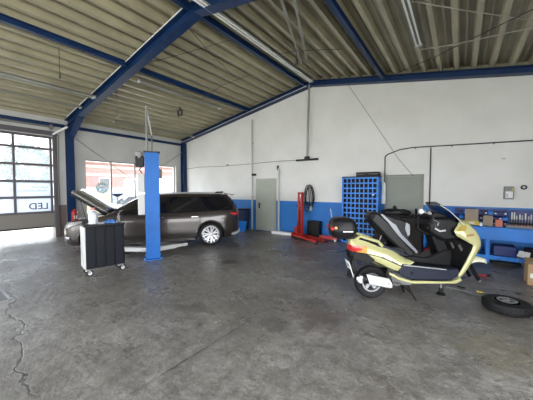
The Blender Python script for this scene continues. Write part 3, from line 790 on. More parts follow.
# bumpers, grille, plate
m = MB(); m.box(2.30, 2.385, -.42, .42, .50, .62); m.build('grille', M['black'], car, bevel=.01)
m = MB(); m.box(2.36, 2.40, -.26, .26, .38, .48); m.build('number_plate', M['white'], car)
m = MB(); m.box(-2.47, -2.44, -.26, .26, .62, .72); m.build('number_plate', M['white'], car)
m = MB(); m.loft([[(-2.44, -.78, .33), (-2.50, -.60, .33), (-2.50, .60, .33), (-2.34, .83, .30), (-2.1, .905, .28), (-2.1, .8, .28), (-2.3, .5, .3), (-2.3, -.5, .3)],
                  [(-2.44, -.78, .42), (-2.50, -.60, .42), (-2.50, .60, .42), (-2.34, .835, .38), (-2.1, .91, .34), (-2.1, .8, .34), (-2.3, .5, .4), (-2.3, -.5, .4)]]); m.build('rear_bumper_trim', M['silver'], car, bevel=.01)
# engine in the open bay
m = MB(); m.box(1.4, 2.0, -.45, .4, .5, .78); m.box(1.5, 1.85, -.2, .25, .78, .84); eng = m.build('engine', M['black'], car, bevel=.03)
MB().tube([(1.45, .3, .8), (1.6, .45, .86), (1.9, .45, .84), (2.05, .3, .8)], .03).build('engine_hose', M['grey'], car, smooth=True)
MB().lathe([(.05, 0), (.05, .04)], (1.7, 0, .84), 'z', 14).build('oil_cap', M['yellow'], car)
# raised bonnet
ba = R(34); hx, hz = 1.20, .99
m = MB(); rows = []
for i, t_ in enumerate((0, .15, .35, .55, .75, .9, 1.0)):
    w = .70 - .13 * t_ ** 2.2; row = []
    l = t_ * 1.08; drop = -.10 * max(0, t_ - .55) ** 1.5 * 2.4
    for k2 in range(9):
        u = -1 + k2 / 4; lz = drop + .05 * (1 - u * u) - .03 * (abs(u) ** 4)
        row.append((hx + l * math.cos(ba) - lz * math.sin(ba), w * u, hz + .02 + l * math.sin(ba) + lz * math.cos(ba)))
    rows.append(row)
m.loft(rows, cap=False, closed=False); bn = m.build('bonnet', M['hood_sky_sheen'], car, smooth=True, solid=.022)
rows2 = [[Vector(p) + Vector((math.sin(ba), 0, -math.cos(ba))) * .055 for p in [((q[0] - hx) * .985 + hx, q[1] * .97, (q[2] - hz) * .985 + hz) for q in r_]] for r_ in rows]
MB().loft(rows2, cap=False, closed=False).build('bonnet_liner', M['black'], bn, smooth=True, solid=.075)
MB().tube([(1.75, .55, .84), (1.95, .50, 1.44)], .009).build('bonnet_strut', M['black'], car)
# wheels
def wheel(x, s, parent, r=.33, rw=.225):
    y0 = s * .70; y1 = s * .925
    w_ = MB(); sg = s
    pr = [(.247, .70), (.275, .695), (.315, .71), (.33, .745), (.33, .88), (.315, .915), (.28, .93), (.247, .915)]
    w_.lathe([(a, sg * b) for a, b in pr], (x, 0, r), 'y', 40, close=True)
    tw_ = w_.build('tyre', M['tyre'], parent, smooth=True)
    q = MB(); q.lathe([(.249, sg * .70), (.252, sg * .92), (.238, sg * .928), (.228, sg * .90), (.215, sg * .80), (.02, sg * .80), (.02, sg * .70)], (x, 0, r), 'y', 36, close=True)
    rim = q.build('rim', M['alloy'], parent, smooth=True)
    sp = MB()
    for k2 in range(7):
        a = 2 * PI * k2 / 7
        for da in (-.2, .2):
            p = Vector((x + .05 * math.cos(a), sg * .90, r + .05 * math.sin(a))); e = Vector((x + .236 * math.cos(a + da), sg * .912, r + .236 * math.sin(a + da)))
            sp.bar(p, e, .034, .022, (0, 1, 0))
    sp.lathe([(.06, sg * .87), (.06, sg * .905), (.045, sg * .915)], (x, 0, r), 'y', 20)
    sp.build('spokes', M['alloy'], rim, smooth=True)
    bk = MB(); bk.lathe([(.19, sg * .803), (.19, sg * .81)], (x, 0, r), 'y', 30); bk.build('brake_disc', M['dark'], rim)
bpy.context.view_layer.update()
for o_ in list(car.children_recursive):      # tighten the overhangs beyond the wheel arches
    if o_.type == 'MESH':
        for v_ in o_.data.vertices:
            if abs(v_.co.x) > 1.8: v_.co.x = math.copysign(1.8 + (abs(v_.co.x) - 1.8) * .72, v_.co.x)
for x in (1.425, -1.425):
    for s in (1, -1): wheel(x, s, car)

# ------------------------------------------------------------------ black workshop trolley and things on it
TA = math.atan2(.65, .11)
tr = thing('workshop_trolley', 'tall black trolley, one end coloured pale for reflected light, standing in front of the car', 'trolley', (-5.43, 1.88, 0), TA)
W_, D_, H_ = .66, .36, .95
MB().box(.02, W_ - .02, .02, D_ - .02, .14, H_ - .03).build('carcass', M['black'], tr, bevel=.01)
for i in range(4):
    x0 = .015 + i * (W_ - .03) / 4; MB().box(x0 + .009, x0 + (W_ - .03) / 4 - .009, -.012, .02, .14, H_ - .05).build('front_panel', mat('charcoal panel', (.007, .009, .014), .55, spec=.2) if i == 0 else bpy.data.materials['charcoal panel'], tr, bevel=.008)
MB().box(0, .02, 0, D_, .14, H_ - .04).build('end_panel', M['light_grey'], tr, bevel=.004)['label'] = 'end panel coloured pale grey for the light it reflects'  # pale colour stands for light reflecting off this end of the black trolley
MB().box(W_ - .02, W_, 0, D_, .14, H_ - .04).build('end_panel', M['black'], tr, bevel=.004)
MB().box(-.01, W_ + .01, -.015, D_ + .01, H_ - .04, H_).build('top_tray', M['black'], tr, bevel=.008)
for x, y in ((.06, .05), (W_ - .05, .05), (.06, D_ - .05), (W_ - .05, D_ - .05)):
    c_ = MB(); c_.lathe([(.03, 0), (.03, .03)], (x, y, .12), 'z', 12); c_.box(x - .005, x + .03, y - .028, y - .022, .05, .12); c_.box(x - .005, x + .03, y + .022, y + .028, .05, .12)
    cc = c_.build('caster', M['galv'], tr)
    MB().lathe([(.03, -.016), (.055, -.016), (.058, 0), (.055, .016), (.03, .016)], (x + .02, y, .058), 'y', 18).build('caster_wheel', M['dark'], cc, smooth=True)
    MB().lathe([(.032, -.02), (.032, .02)], (x + .02, y, .058), 'y', 14).build('hub', M['white_gloss'], cc)
def tpt(x, y, z=H_):
    c_, s_ = math.cos(TA), math.sin(TA); return (-5.43 + x * c_ - y * s_, 1.88 + x * s_ + y * c_, z)
j = thing('plastic_jug', 'greyish white plastic jug with pink cap standing on the black trolley', 'jug', tpt(.17, .14))
MB().lathe([(.07, 0), (.078, .01), (.078, .19), (.06, .22), (.035, .24), (.035, .26)], (0, 0, 0), 'z', 20).build('jug_body', mat('translucent jug', (.55, .58, .63), .35), j, smooth=True)
MB().lathe([(.038, .258), (.038, .30)], (0, 0, 0), 'z', 14).build('cap', mat('pink cap', (.55, .2, .22), .4), j)
MB().tube([(.07, 0, .18), (.11, 0, .17), (.11, 0, .08), (.07, 0, .06)], .012).build('jug_handle', bpy.data.materials['translucent jug'], j, smooth=True)
m = MB(); random.seed(5)
rr = []
for i, (s_, z_) in enumerate(((1.0, 0), (1.02, .015), (.8, .04), (.45, .06), (.1, .065))):
    rr.append([((.13 + .02 * math.sin(3 * a)) * s_ * math.cos(a), (.09 + .015 * math.cos(4 * a)) * s_ * math.sin(a), z_ + (.01 * math.sin(5 * a) if 0 < i < 4 else 0)) for a in [2 * PI * k2 / 20 for k2 in range(20)]])
m.loft(rr); o = m.build('cloth', M['bluecloth'], smooth=True); o.location = tpt(.45, .13); tag(o, 'crumpled blue cleaning cloth lying on top of the black trolley', 'cloth')
m = MB(); m.tube([tpt(.02, .08, H_ + .02), tpt(.08, .12, H_ + .06), tpt(.06, .2, H_ + .03), tpt(.02, .26, H_ + .02)], .014)
tag(m.build('air_hose', M['dark'], smooth=True), 'short piece of dark hose coiled on the left end of the trolley', 'hose')
m = MB(); m.lathe([(.03, 0), (.03, .12), (.015, .14), (.015, .17)], tpt(.60, .12), 'z', 14)
tag(m.build('spray_can', M['grey'], smooth=True), 'small dark grey can at the right end of the black trolley', 'can')
# work lamp beyond the bonnet
t = thing('work_lamp', 'blue grey dish lamp on a pale stalk rising behind the raised bonnet', 'lamp', (-8.75, 4.0, 0))
t.location = (-10.2, 4.63, 0)
MB().tube([(0, 0, .02), (0, 0, 1.35)], .018).build('pole', M['light_grey'], t, smooth=True)
MB().lathe([(.17, 0), (.17, .02)], (0, 0, 0), 'z', 20).build('base', M['grey'], t)
MB().lathe([(.05, 0), (.13, .04), (.20, .10), (.205, .12), (.02, .12)], (0, 0, 1.32), 'z', 24).build('lamp_dish', mat('slate blue enamel', (.08, .11, .17), .35), t, smooth=True)

# ------------------------------------------------------------------ maxi scooter
SC = thing('scooter', 'pale champagne maxi scooter with raised seat, front wheel removed, propped on stand', 'scooter', (-1.02, 4.05, 0), R(36))
def sp(poly, y0, y1, name, m_, parent=None, **k_):
    return MB().prism(poly, y0, y1, 'y').build(name, m_, parent or SC, **k_)
# rear wheel
m = MB(); m.lathe([(.14, -.05), (.17, -.062), (.205, -.066), (.228, -.05), (.237, -.02), (.237, .02), (.228, .05), (.205, .066), (.17, .062), (.14, .05)], (-.03, 0, .237), 'y', 40, close=True)
rt = m.build('rear_tyre', M['tyre'], SC, smooth=True)
m = MB(); m.lathe([(.143, -.05), (.143, .05), (.12, .05), (.11, .0), (.12, -.05)], (-.03, 0, .237), 'y', 30, close=True); m.lathe([(.04, -.055), (.04, .055)], (-.03, 0, .237), 'y', 16)
for k2 in range(5):
    a = 2 * PI * k2 / 5 + .3; m.bar((-.03 + .03 * math.cos(a), 0, .237 + .03 * math.sin(a)), (-.03 + .13 * math.cos(a), 0, .237 + .13 * math.sin(a)), .05, .03, (0, 1, 0))
m.build('rear_rim', M['alloy'], SC, smooth=True)
# engine and swing arm
m = MB(); m.prism([(-.1, .16), (.1, .15), (.42, .24), (.5, .34), (.3, .40), (-.08, .36)], .075, .20, 'y'); m.build('engine_case', M['black'], SC, bevel=.015)
m = MB(); m.prism([(.18, .24), (.5, .22), (.55, .36), (.25, .42)], -.14, .07, 'y'); m.build('engine_block', M['grey'], SC, bevel=.02)
# exhaust on the near (right) side
def tilt_cyl(name, p, q, r0, r1, m_, n=20, **k_):
    p = Vector(p); q = Vector(q); d = q - p
    return MB().tube([p, p + d * .04, p + d * .96, q], r0, n).build(name, m_, SC, smooth=True, **k_)
tilt_cyl('silencer', (-.22, -.22, .355), (.16, -.22, .285), .062, .062, M['black'])
sh = MB(); 
for kk, (x, z) in enumerate(((-.17, .355), (.14, .30))): pass
rings = []
for tt in (0, .06, .5, .94, 1):
    p = Vector((-.17 + .33 * tt, -.22, .350 - .065 * tt)); rr_ = .068 if .01 < tt < .99 else .058
    rings.append([(p.x - .01 * math.sin(a), p.y - rr_ * math.cos(a), p.z + rr_ * math.sin(a)) for a in [R(-75) + R(165) * k2 / 12 for k2 in range(13)]])
MB().loft(rings, cap=False, closed=False).build('heat_shield', M['white_gloss'], SC, smooth=True, solid=.004)
for x_, z_ in ((-.12, .345), (.10, .302)): MB().lathe([(.012, 0), (.009, -.006)], (x_, -.290, z_), 'y', 12).build('shield_bolt', M['grey'], SC)
MB().lathe([(.02, 0), (.058, 0), (.062, -.03), (.05, -.04), (.02, -.04)], (-.25, -.20, .345), 'y', 20).build('silencer_end', M['chrome'], SC, smooth=True)
MB().tube([(.16, -.22, .285), (.26, -.21, .26), (.36, -.12, .25), (.42, -.04, .27)], .02).build('exhaust_pipe', M['galv'], SC, smooth=True)
# rear body
RB = [(-.36, .70, .86, .08), (-.335, .64, .885, .12), (-.29, .61, .89, .155), (-.2, .59, .87, .20), (-.1, .58, .835, .225), (0, .55, .80, .25), (.1, .50, .775, .27), (.2, .455, .735, .285), (.28, .44, .69, .29), (.36, .50, .645, .285), (.46, .59, .60, .27)]
rings = []
for x, zl, zh, w in RB:
    h = zh - zl; hf = [(w * .55, zl), (w * .9, zl + .10 * h), (w, zl + .32 * h), (w * .97, zl + .55 * h), (w * .84, zl + .80 * h), (w * .66, zh)]
    rings.append([(x, y, z) for y, z in hf] + [(x, -y, z) for y, z in reversed(hf)])
MB().loft(rings).build('rear_body', M['cream'], SC, smooth=True, angle=42)
# crease between upper and lower panel
MB().tube([(-.18, -.197, .70), (0, -.252, .665), (.15, -.281, .60), (.28, -.292, .545)], .006).build('panel_seam', M['dark'], SC)
# storage tub
m = MB(); m.box(.0, .40, -.16, .16, .60, .79); m.build('storage_tub', M['black'], SC, bevel=.03)
sp([(-.02, .80), (.05, .835), (.42, .68), (.44, .64)], -.18, .18, 'tub_rim', M['floor_navy'], bevel=.01)
for s in (-1, 1):
    a_ = [(-.32, .155, .715), (-.17, .212, .705), (-.06, .245, .615), (-.12, .228, .565), (-.34, .16, .61)]
    MB().loft([[(x, s * y, z) for x, y, z in a_], [(x, s * (y - .05), z) for x, y, z in a_]]).build('tail_side_cover', M['black'], SC, bevel=.006)
# grab handle fin
for s in (-1, 1):
    m = MB(); m.tube([(-.30, s * .10, .88), (-.24, s * .14, .935), (-.12, s * .16, .90), (.0, s * .17, .865), (.06, s * .17, .80)], .022)
    m.build('grab_handle', M['cream'], SC, smooth=True)
# tail light, plate, reflector
def tail(z0, z1, m_, name, x0=-.0, w=.17):
    m = MB(); rings = []
    for z, f in ((z0, .92), ((z0 + z1) / 2, 1), (z1, .95)):
        r_ = [(-.17, -w * f, z)]
        for k2 in range(11):
            a = -PI / 2 + PI * k2 / 10; r_.append((-.25 - (.135 + .02 * (z - .7)) * math.cos(a) * f, w * math.sin(a) * f * 1.02, z))
        r_.append((-.17, w * f, z)); rings.append(r_)
    m.loft(rings); return m.build(name, m_, SC, smooth=True, angle=60)
tail(.715, .80, M['redlens'], 'tail_light', w=.195)
for s in (-1, 1):
    m = MB(); m.loft([[(-.30, s * .178, .715), (-.17, s * .212, .70), (-.16, s * .215, .79), (-.29, s * .178, .80)], [(-.30, s * .14, .715), (-.17, s * .16, .70), (-.16, s * .16, .79), (-.29, s * .14, .80)]])
    m.build('turn_signal', M['amber'], SC, bevel=.008)
tail(.60, .713, M['black'], 'tail_lower', w=.165)
MB().prism([(-.31, .60), (-.25, .60), (-.25, .40), (-.34, .30), (-.37, .31)], -.06, .06, 'y').build('mudguard', M['black'], SC, bevel=.006)
pm = Matrix.Translation((-.345, 0, .44)) @ Matrix.Rotation(R(-18), 4, 'Y')
mp = MB(pm); mp.box(-.004, .004, -.10, .10, -.12, .12); mp.build('number_plate', M['white'], SC)
npl = SC.children[-1] if 0 else [o_ for o_ in COL.objects if o_.name.startswith('number_plate') and o_.parent == SC][0]
for yy, zz in ((-.05, .05), (.0, .05), (.05, .05), (-.06, -.05), (-.02, -.05), (.02, -.05), (.06, -.05)):
    mp = MB(pm); mp.box(-.006, -.004, yy - .012, yy + .012, zz - .03, zz + .03); mp.build('plate_character', M['label_grey'], npl)
# luggage rack and top case
for s in (-1, 1): MB().tube([(-.12, s * .10, .86), (-.28, s * .11, .90), (-.5, s * .09, .90), (-.56, 0, .90)], .012).build('rack_tube', M['black'], SC, smooth=True)
tc_ = MB(); rings = []
for z, fx, fy in ((.905, .72, .8), (.93, .9, .93), (1.00, 1, 1), (1.02, 1.02, 1.02), (1.04, 1, 1), (1.12, .93, .95), (1.17, .75, .8), (1.19, .45, .5)):
    ring = []
    for k2 in range(28):
        a = 2 * PI * k2 / 28; c_ = math.copysign(abs(math.cos(a)) ** .55, math.cos(a)); s_ = math.copysign(abs(math.sin(a)) ** .6, math.sin(a))
        ring.append((-.46 + .19 * c_ * fx, .20 * s_ * fy, z))
    rings.append(ring)
tcase = tc_.loft(rings).build('top_case', M['soft_black'], SC, smooth=True, angle=50)
for s in (-1, 1):
    MB().ball((-.63, s * .12, 1.04), .03, .05, .035).build('case_reflector', M['redlens'], tcase, smooth=True)
MB().box(-.50, -.36, -.209, -.203, 1.0, 1.012).build('case_badge', M['white'], tcase)
MB().lathe([(.02, 0), (.02, -.02)], (-.60, -.19, 1.06), 'y', 12).build('case_reflector', M['amber'], tcase)
# footboard, tunnel and side skirt
sp([(.10, .44), (.10, .47), (.25, .40), (.40, .355), (.95, .345), (1.06, .40), (1.09, .36), (1.0, .315), (.40, .315), (.22, .37)], -.325, -.285, 'side_skirt', M['cream'], bevel=.01)
sp([(.10, .44), (.10, .47), (.25, .40), (.40, .355), (.95, .345), (1.06, .40), (1.09, .36), (1.0, .315), (.40, .315), (.22, .37)], .285, .325, 'side_skirt', M['cream'], bevel=.01)
sp([(.24, .44), (.28, .58), (.42, .56), (.9, .50), (1.06, .52), (1.06, .40), (.95, .35), (.40, .36)], -.30, .30, 'footboard', M['floor_navy'], bevel=.02)
sp([(.38, .56), (.46, .66), (.72, .62), (.98, .74), (1.10, .74), (1.08, .48)], -.12, .12, 'centre_tunnel', M['black'], bevel=.03)
MB().tube([(.30, -.302, .565), (.5, -.305, .545), (.88, -.305, .505)], .006).build('footboard_trim', M['light_grey'], SC)
MB().lathe([(.02, 0), (.02, -.008)], (.42, -.30, .46), 'y', 12).build('footrest_bolt', M['black'], SC)
# front cowl shell
CW = [(.34, .98, 1.03, .27, 1.06), (.42, 1.05, 1.10, .285, 1.13), (.50, 1.095, 1.15, .295, 1.20), (.62, 1.15, 1.21, .30, 1.27), (.77, 1.22, 1.285, .305, 1.35), (.84, 1.235, 1.31, .31, 1.38), (.90, 1.13, 1.30, .31, 1.38), (.96, 1.02, 1.28, .30, 1.37), (1.03, .985, 1.245, .285, 1.34), (1.10, 1.05, 1.19, .255, 1.27), (1.16, 1.09, 1.15, .225, 1.22)]
rings = []
for z, xr, xf, w, xn in CW:
    row = [(xr, -w * .97, z), ((xr + xf) / 2, -w, z)]
    for k2 in range(13):
        a = -PI / 2 + PI * k2 / 12
        row.append((xf + (xn - xf) * max(0, math.cos(a)) ** .8, w * math.sin(a), z))
    row += [((xr + xf) / 2, w, z), (xr, w * .97, z)]
    rings.append(row)
MB().loft(rings, cap=False, closed=False).build('front_cowl', M['cream'], SC, smooth=True, solid=.016, angle=50)
MB().loft([[(xr + .015, -w * .92, z)] + [(xr + .03 + .02 * math.cos(-PI / 2 + PI * k2 / 8), w * .92 * math.sin(-PI / 2 + PI * k2 / 8), z) for k2 in range(9)] + [(xr + .015, w * .92, z)] for z, xr, xf, w, xn in [c_ for c_ in CW if c_[0] < .99]], cap=False, closed=False).build('inner_leg_shield', M['black'], SC, smooth=True, solid=.012)
# headlights and side signals on the cowl
for s in (-1, 1):
    MB().loft([[(1.345, s * .20, .90), (1.315, s * .28, .92), (1.275, s * .27, 1.01), (1.33, s * .17, 1.0)], [(1.36, s * .21, .90), (1.325, s * .30, .92), (1.285, s * .285, 1.01), (1.345, s * .19, 1.0)]]).build('headlight', M['chrome'], SC, bevel=.004)
    y_ = s * .288
    MB().loft([[(1.02, s * .292, 1.03), (1.10, s * .265, 1.11), (1.17, s * .262, 1.09), (1.13, s * .29, 1.03)], [(1.02, s * .300, 1.03), (1.10, s * .273, 1.115), (1.17, s * .270, 1.095), (1.13, s * .299, 1.03)]]).build('front_signal', mat('brownish amber lens', (.38, .27, .06), .2, 0, .7) if s < 0 else bpy.data.materials['brownish amber lens'], SC)
m = MB()
for i, w_ in enumerate((.02, .014, .018, .014)): m.bar((1.14 + i * .026, -.3125, .955 + .004 * i), (1.155 + i * .026, -.3125, .985 + .004 * i), w_ * .45, .004, (0, 1, 0))
m.build('cowl_badge', M['redprint'], SC)
m = MB()
for i in range(9): 
    x_ = .02 + i * .022 + (.02 if i > 4 else 0); m.box(x_, x_ + .014, -.2755 - i * .002, -.2745 + .02, .655 - i * .011, .672 - i * .011)
m.build('side_badge', M['label_grey'], SC)
# dash, bars
m = MB(); m.prism([(.72, .98), (.70, 1.12), (.80, 1.2), (1.0, 1.2), (1.13, 1.12), (1.2, .98), (1.08, .90), (.9, .88)], -.22, .22, 'y'); m.build('dashboard', M['soft_black'], SC, bevel=.035)
m = MB(); m.prism([(.80, .94), (.95, .94), (1.08, .66), (.92, .62)], -.10, .10, 'y'); m.build('steering_column', M['black'], SC, bevel=.02)
m = MB(); m.prism([(.74, 1.19), (.82, 1.29), (.98, 1.24), (1.0, 1.19)], -.13, .13, 'y'); m.build('instrument_hood', M['black'], SC, bevel=.02)
for y_ in (-.06, .06): MB().lathe([(.045, 0), (.045, .012)], (.775, y_, 1.235), 'x', 18).build('gauge', M['light_grey'], SC)
for s in (-1, 1):
    hb = MB().tube([(.80, s * .05, 1.15), (.76, s * .16, 1.20), (.68, s * .27, 1.17), (.61, s * .36, 1.15)], .013).build('handlebar', M['black'], SC, smooth=True)
    MB().tube([(.665, s * .29, 1.165), (.59, s * .39, 1.145)], .019).build('grip', M['dark'], hb, smooth=True)
    MB().tube([(.72, s * .24, 1.18), (.72, s * .36, 1.16), (.66, s * .44, 1.13)], .006).build('brake_lever', M['light_grey'], hb, smooth=True)
    MB().bc(.72, s * .22, 1.19, .06, .06, .05).build('switch_block', M['black'], hb, bevel=.008)
    MB().tube([(.72, s * .24, 1.2), (.60, s * .31, 1.26), (.50, s * .34, 1.29)], .006).build('mirror_stem', M['black'], hb)
    mi_ = MB().ball((.48, s * .36, 1.305), .022, .055, .035).build('mirror', M['white_gloss'] if s < 0 else M['black'], SC, smooth=True)
for pts in ([(.76, -.1, 1.16), (.70, -.16, 1.05), (.82, -.14, .95)], [(.74, -.2, 1.17), (.78, -.23, 1.06), (.9, -.2, 1.0)], [(.72, .1, 1.16), (.68, .05, 1.02), (.8, .0, .93)]):
    MB().tube(pts, .008, 6).build('control_cable', M['cable'], SC, smooth=True)
MB().tube([(.76, -.225, 1.06), (.82, -.235, 1.02), (.9, -.232, 1.03)], .012).build('dash_trim', M['light_grey'], SC, smooth=True)
# windscreen
rows = []
for t_, x, z, w in ((0, 1.30, 1.06, .26), (.3, 1.17, 1.18, .25), (.6, 1.03, 1.31, .235), (.85, .93, 1.39, .17), (1, .89, 1.415, .11)):
    rows.append([(x - .10 * (u * u) * (1 - .3 * t_) , w * u, z - .01 * u * u) for u in [-1 + k2 / 5 for k2 in range(11)]])
MB().loft(rows, cap=False, closed=False).build('windscreen', M['visor'], SC, smooth=True, solid=.005)
for s in (-1, 1): MB().tube([(r_[0][0], s * r_[-1][1], r_[0][2]) for r_ in rows[:4]], .005, 6).build('windscreen_edge', M['light_grey'], SC, smooth=True)
# forks, fender
for s in (-1, 1):
    MB().tube([(1.20, s * .085, .80), (1.36, s * .085, .52)], .018).build('fork_tube', M['galv'], SC, smooth=True)
    MB().tube([(1.34, s * .085, .555), (1.50, s * .085, .29)], .027).build('fork_leg', M['black'], SC, smooth=True)
    MB().lathe([(.02, -.015), (.02, .015)], (1.505, s * .085, .28), 'y', 12).build('axle_clamp', M['galv'], SC)
rows = []
for a in [R(168 - 13.5 * k2) for k2 in range(9)]:
    r_ = .30; rows.append([(1.50 + (r_ - .05 * abs(u) ** 2.5) * math.cos(a), .075 * u * (1 if a > R(70) else .85), .31 + (r_ - .06 * abs(u) ** 2.5) * math.sin(a)) for u in (-1, -.9, -.6, -.2, .2, .6, .9, 1)])
MB().loft(rows, cap=False, closed=False).build('front_fender', M['cream_white'], SC, smooth=True, solid=.006)
# centre stand and side stand
for s in (-1, 1): MB().tube([(.44, s * .10, .28), (.50, s * .14, .12), (.56, s * .17, .012)], .013).build('stand_leg', M['black'], SC, smooth=True)
MB().tube([(.50, -.14, .12), (.50, .14, .12)], .011).build('stand_crossbar', M['black'], SC)
MB().tube([(.66, .0, .32), (.70, -.05, .22)], .012).build('frame_peg', M['black'], SC)
MB().box(.5, 1.0, -.18, .18, .29, .36).build('frame_rail', M['black'], SC, bevel=.02)
# raised seat, hinged at its nose
sp([(-.08, 1.14), (-.07, 1.24), (-.02, 1.275), (.03, 1.25), (.17, 1.13), (.31, .95), (.54, .70), (.52, .64), (.45, .63), (.27, .79), (.10, .95)], -.155, .155, 'seat_pan', M['soft_black'], bevel=.03)
sp([(-.02, 1.27), (.12, 1.25), (.26, 1.20), (.38, 1.17), (.45, 1.12), (.46, 1.0), (.47, .90), (.60, .74), (.56, .70), (.31, .96), (.17, 1.135)], -.14, .14, 'seat_cushion', M['black'], bevel=.035)
for s in (-1, 1):
    m = MB(); poly = [(.03, 1.245), (.06, 1.252), (.20, 1.13), (.25, 1.10), (.33, .97), (.575, .715), (.55, .69), (.30, .93), (.21, 1.04), (.15, 1.12)]
    m.prism(poly, s * .156, s * .165, 'y'); m.build('seat_side_trim', M['seat_grey'], SC, bevel=.003)
    m = MB(); m.prism([(.40, 1.13), (.455, 1.10), (.46, .96), (.43, .93), (.385, 1.04)], s * .141, s * .150, 'y'); m.build('backrest_trim', M['seat_grey'], SC, bevel=.003)
MB().tube([(.10, .04, .80), (.14, .04, .93)], .008).build('seat_strut', M['galv'], SC)
MB().ball((-.055, -.1, 1.22), .05, .06, .05).build('seat_latch', M['dark'], SC, smooth=True)

def bl(x, y, z=0.):   # bike axis to hall coordinates
    c_, s_ = math.cos(R(36)), math.sin(R(36)); return (-1.02 + x * c_ - y * s_, 4.05 + x * s_ + y * c_, z)
t = thing('jack_stand', 'small dark screw jack standing under the scooter front frame', 'jack', bl(1.08, 0.10))
MB().lathe([(.06, 0), (.06, .02), (.03, .04), (.028, .10)], (0, 0, 0), 'z', 14).build('jack_base', M['black'], t, smooth=True)
MB().tube([(0, 0, .08), (0, 0, .32)], .01).build('jack_screw', M['galv'], t)
# wheel lying on the floor
t = thing('loose_wheel', 'black scooter front wheel lying flat on the floor at the right', 'wheel', (.53, 4.66, 0)); t.scale = (.9, .9, .95)
m = MB(); m.lathe([(.165, .012), (.215, .0), (.265, .012), (.285, .042), (.285, .095), (.265, .128), (.215, .142), (.165, .13)], (0, 0, 0), 'z', 48, close=True); m.build('tyre', M['tyre'], t, smooth=True)
mm = MB()
for k2 in range(36):
    a = 2 * PI * k2 / 36
    for dz, da in ((.045, 0), (.095, .09)):
        T = Matrix.Rotation(a + da, 4, 'Z') @ Matrix.Translation((.285, 0, dz)) @ Matrix.Rotation(.5 if dz < .05 else -.5, 4, 'X'); mm.bc(0, 0, 0, .012, .034, .018, T)
mm.build('tread', M['tyre'], t)
m = MB(); m.lathe([(.168, .015), (.168, .13), (.155, .135), (.148, .10), (.148, .02)], (0, 0, 0), 'z', 36, close=True); m.lathe([(.035, .01), (.035, .137), (.012, .137), (.012, .01)], (0, 0, 0), 'z', 20, close=True)
for k2 in range(3):
    a = 2 * PI * k2 / 3 + .4
    m.bar((.03 * math.cos(a), .03 * math.sin(a), .06), (.15 * math.cos(a), .15 * math.sin(a), .065), .05, .03)
m.build('rim', M['black'], t, smooth=True)
m = MB(); m.lathe([(.118, .140), (.118, .145), (.085, .145), (.085, .140)], (0, 0, 0), 'z', 40, close=True)
for k2 in range(5):
    a = 2 * PI * k2 / 5; m.bar((.035 * math.cos(a), .035 * math.sin(a), .142), (.09 * math.cos(a), .09 * math.sin(a), .142), .014, .006)
m.lathe([(.038, .132), (.038, .145)], (0, 0, 0), 'z', 20)
m.build('brake_disc', M['galv'], t, smooth=True)
# small tools lying around
def ftool(name, x, y, a, ln, r, m1, m2, label, cat):
    t = thing(name, label, cat, (x, y, 0), a)
    MB().tube([(0, 0, .012), (ln * .55, 0, .012)], r, 8).build('handle', m1, t, smooth=True)
    MB().tube([(ln * .55, 0, .012), (ln, 0, .010)], r * .5, 8).build('shaft', m2, t, smooth=True); return t
ftool('ratchet', .10, 5.27, 2.9, .2, .011, M['dark'], M['chrome'], 'ratchet with chrome shaft lying behind the loose wheel, nearest the jack', 'tool')
ftool('screwdriver', .24, 5.20, .1, .14, .011, M['yellow'], M['chrome'], 'short yellow handled screwdriver lying behind the loose wheel', 'tool')
ftool('socket_bar', -.16, 5.16, -.2, .34, .008, M['galv'], M['galv'], 'thin steel bar lying on the floor below the scooter nose', 'tool')
t = thing('pipe_clamp_tool', 'red and black hand tool lying behind the cream front fender', 'tool', (.36, 6.2, 0), .4)
MB().tube([(-.11, 0, .02), (.06, 0, .02)], .016).build('handle', M['red'], t, smooth=True)
MB().tube([(.06, 0, .02), (.13, .02, .025)], .02).build('head', M['dark'], t, smooth=True)
tag(MB().tube([(.02, .0, .004), (.15, .04, .004), (.22, -.03, .004), (.36, -.01, .004), (.5, -.09, .004)], .004, 6).build('wire', M['cable'], smooth=True), 'thin wire lying on the floor between jack and loose wheel', 'wire').location = (-.1, 5.0, 0)

# ------------------------------------------------------------------ workbench along the back wall
bx0, bx1, by0, by1 = -.74, 2.35, 7.5, 8.10
t = thing('workbench', 'long bright blue steel workbench along the back wall', 'workbench')
MB().box(bx0, bx1, by0 - .02, by1, .735, .775).build('worktop', M['bright_blue'], t, bevel=.006)
MB().box(bx0 + .02, bx1 - .02, by0, by0 + .03, .50, .735).build('apron', M['bright_blue'], t, bevel=.004)
MB().box(bx0 + .02, bx0 + .05, by0 + .03, by1 - .02, .50, .735).build('apron', M['bright_blue'], t)
for x in (bx0 + .05, .51, 1.75, bx1 - .05):
    for y in (by0 + .035, by1 - .05): MB().box(x - .035, x + .035, y - .03, y + .03, 0, .735).build('leg', M['bright_blue'], t, bevel=.004)
MB().box(bx0 + .03, bx1 - .03, by0 + .01, by1 - .03, .125, .15).build('shelf', M['bright_blue'], t)
MB().box(bx0 + .03, bx1 - .03, by0 - .005, by0 + .02, .07, .16).build('shelf_lip', M['bright_blue'], t, bevel=.003)
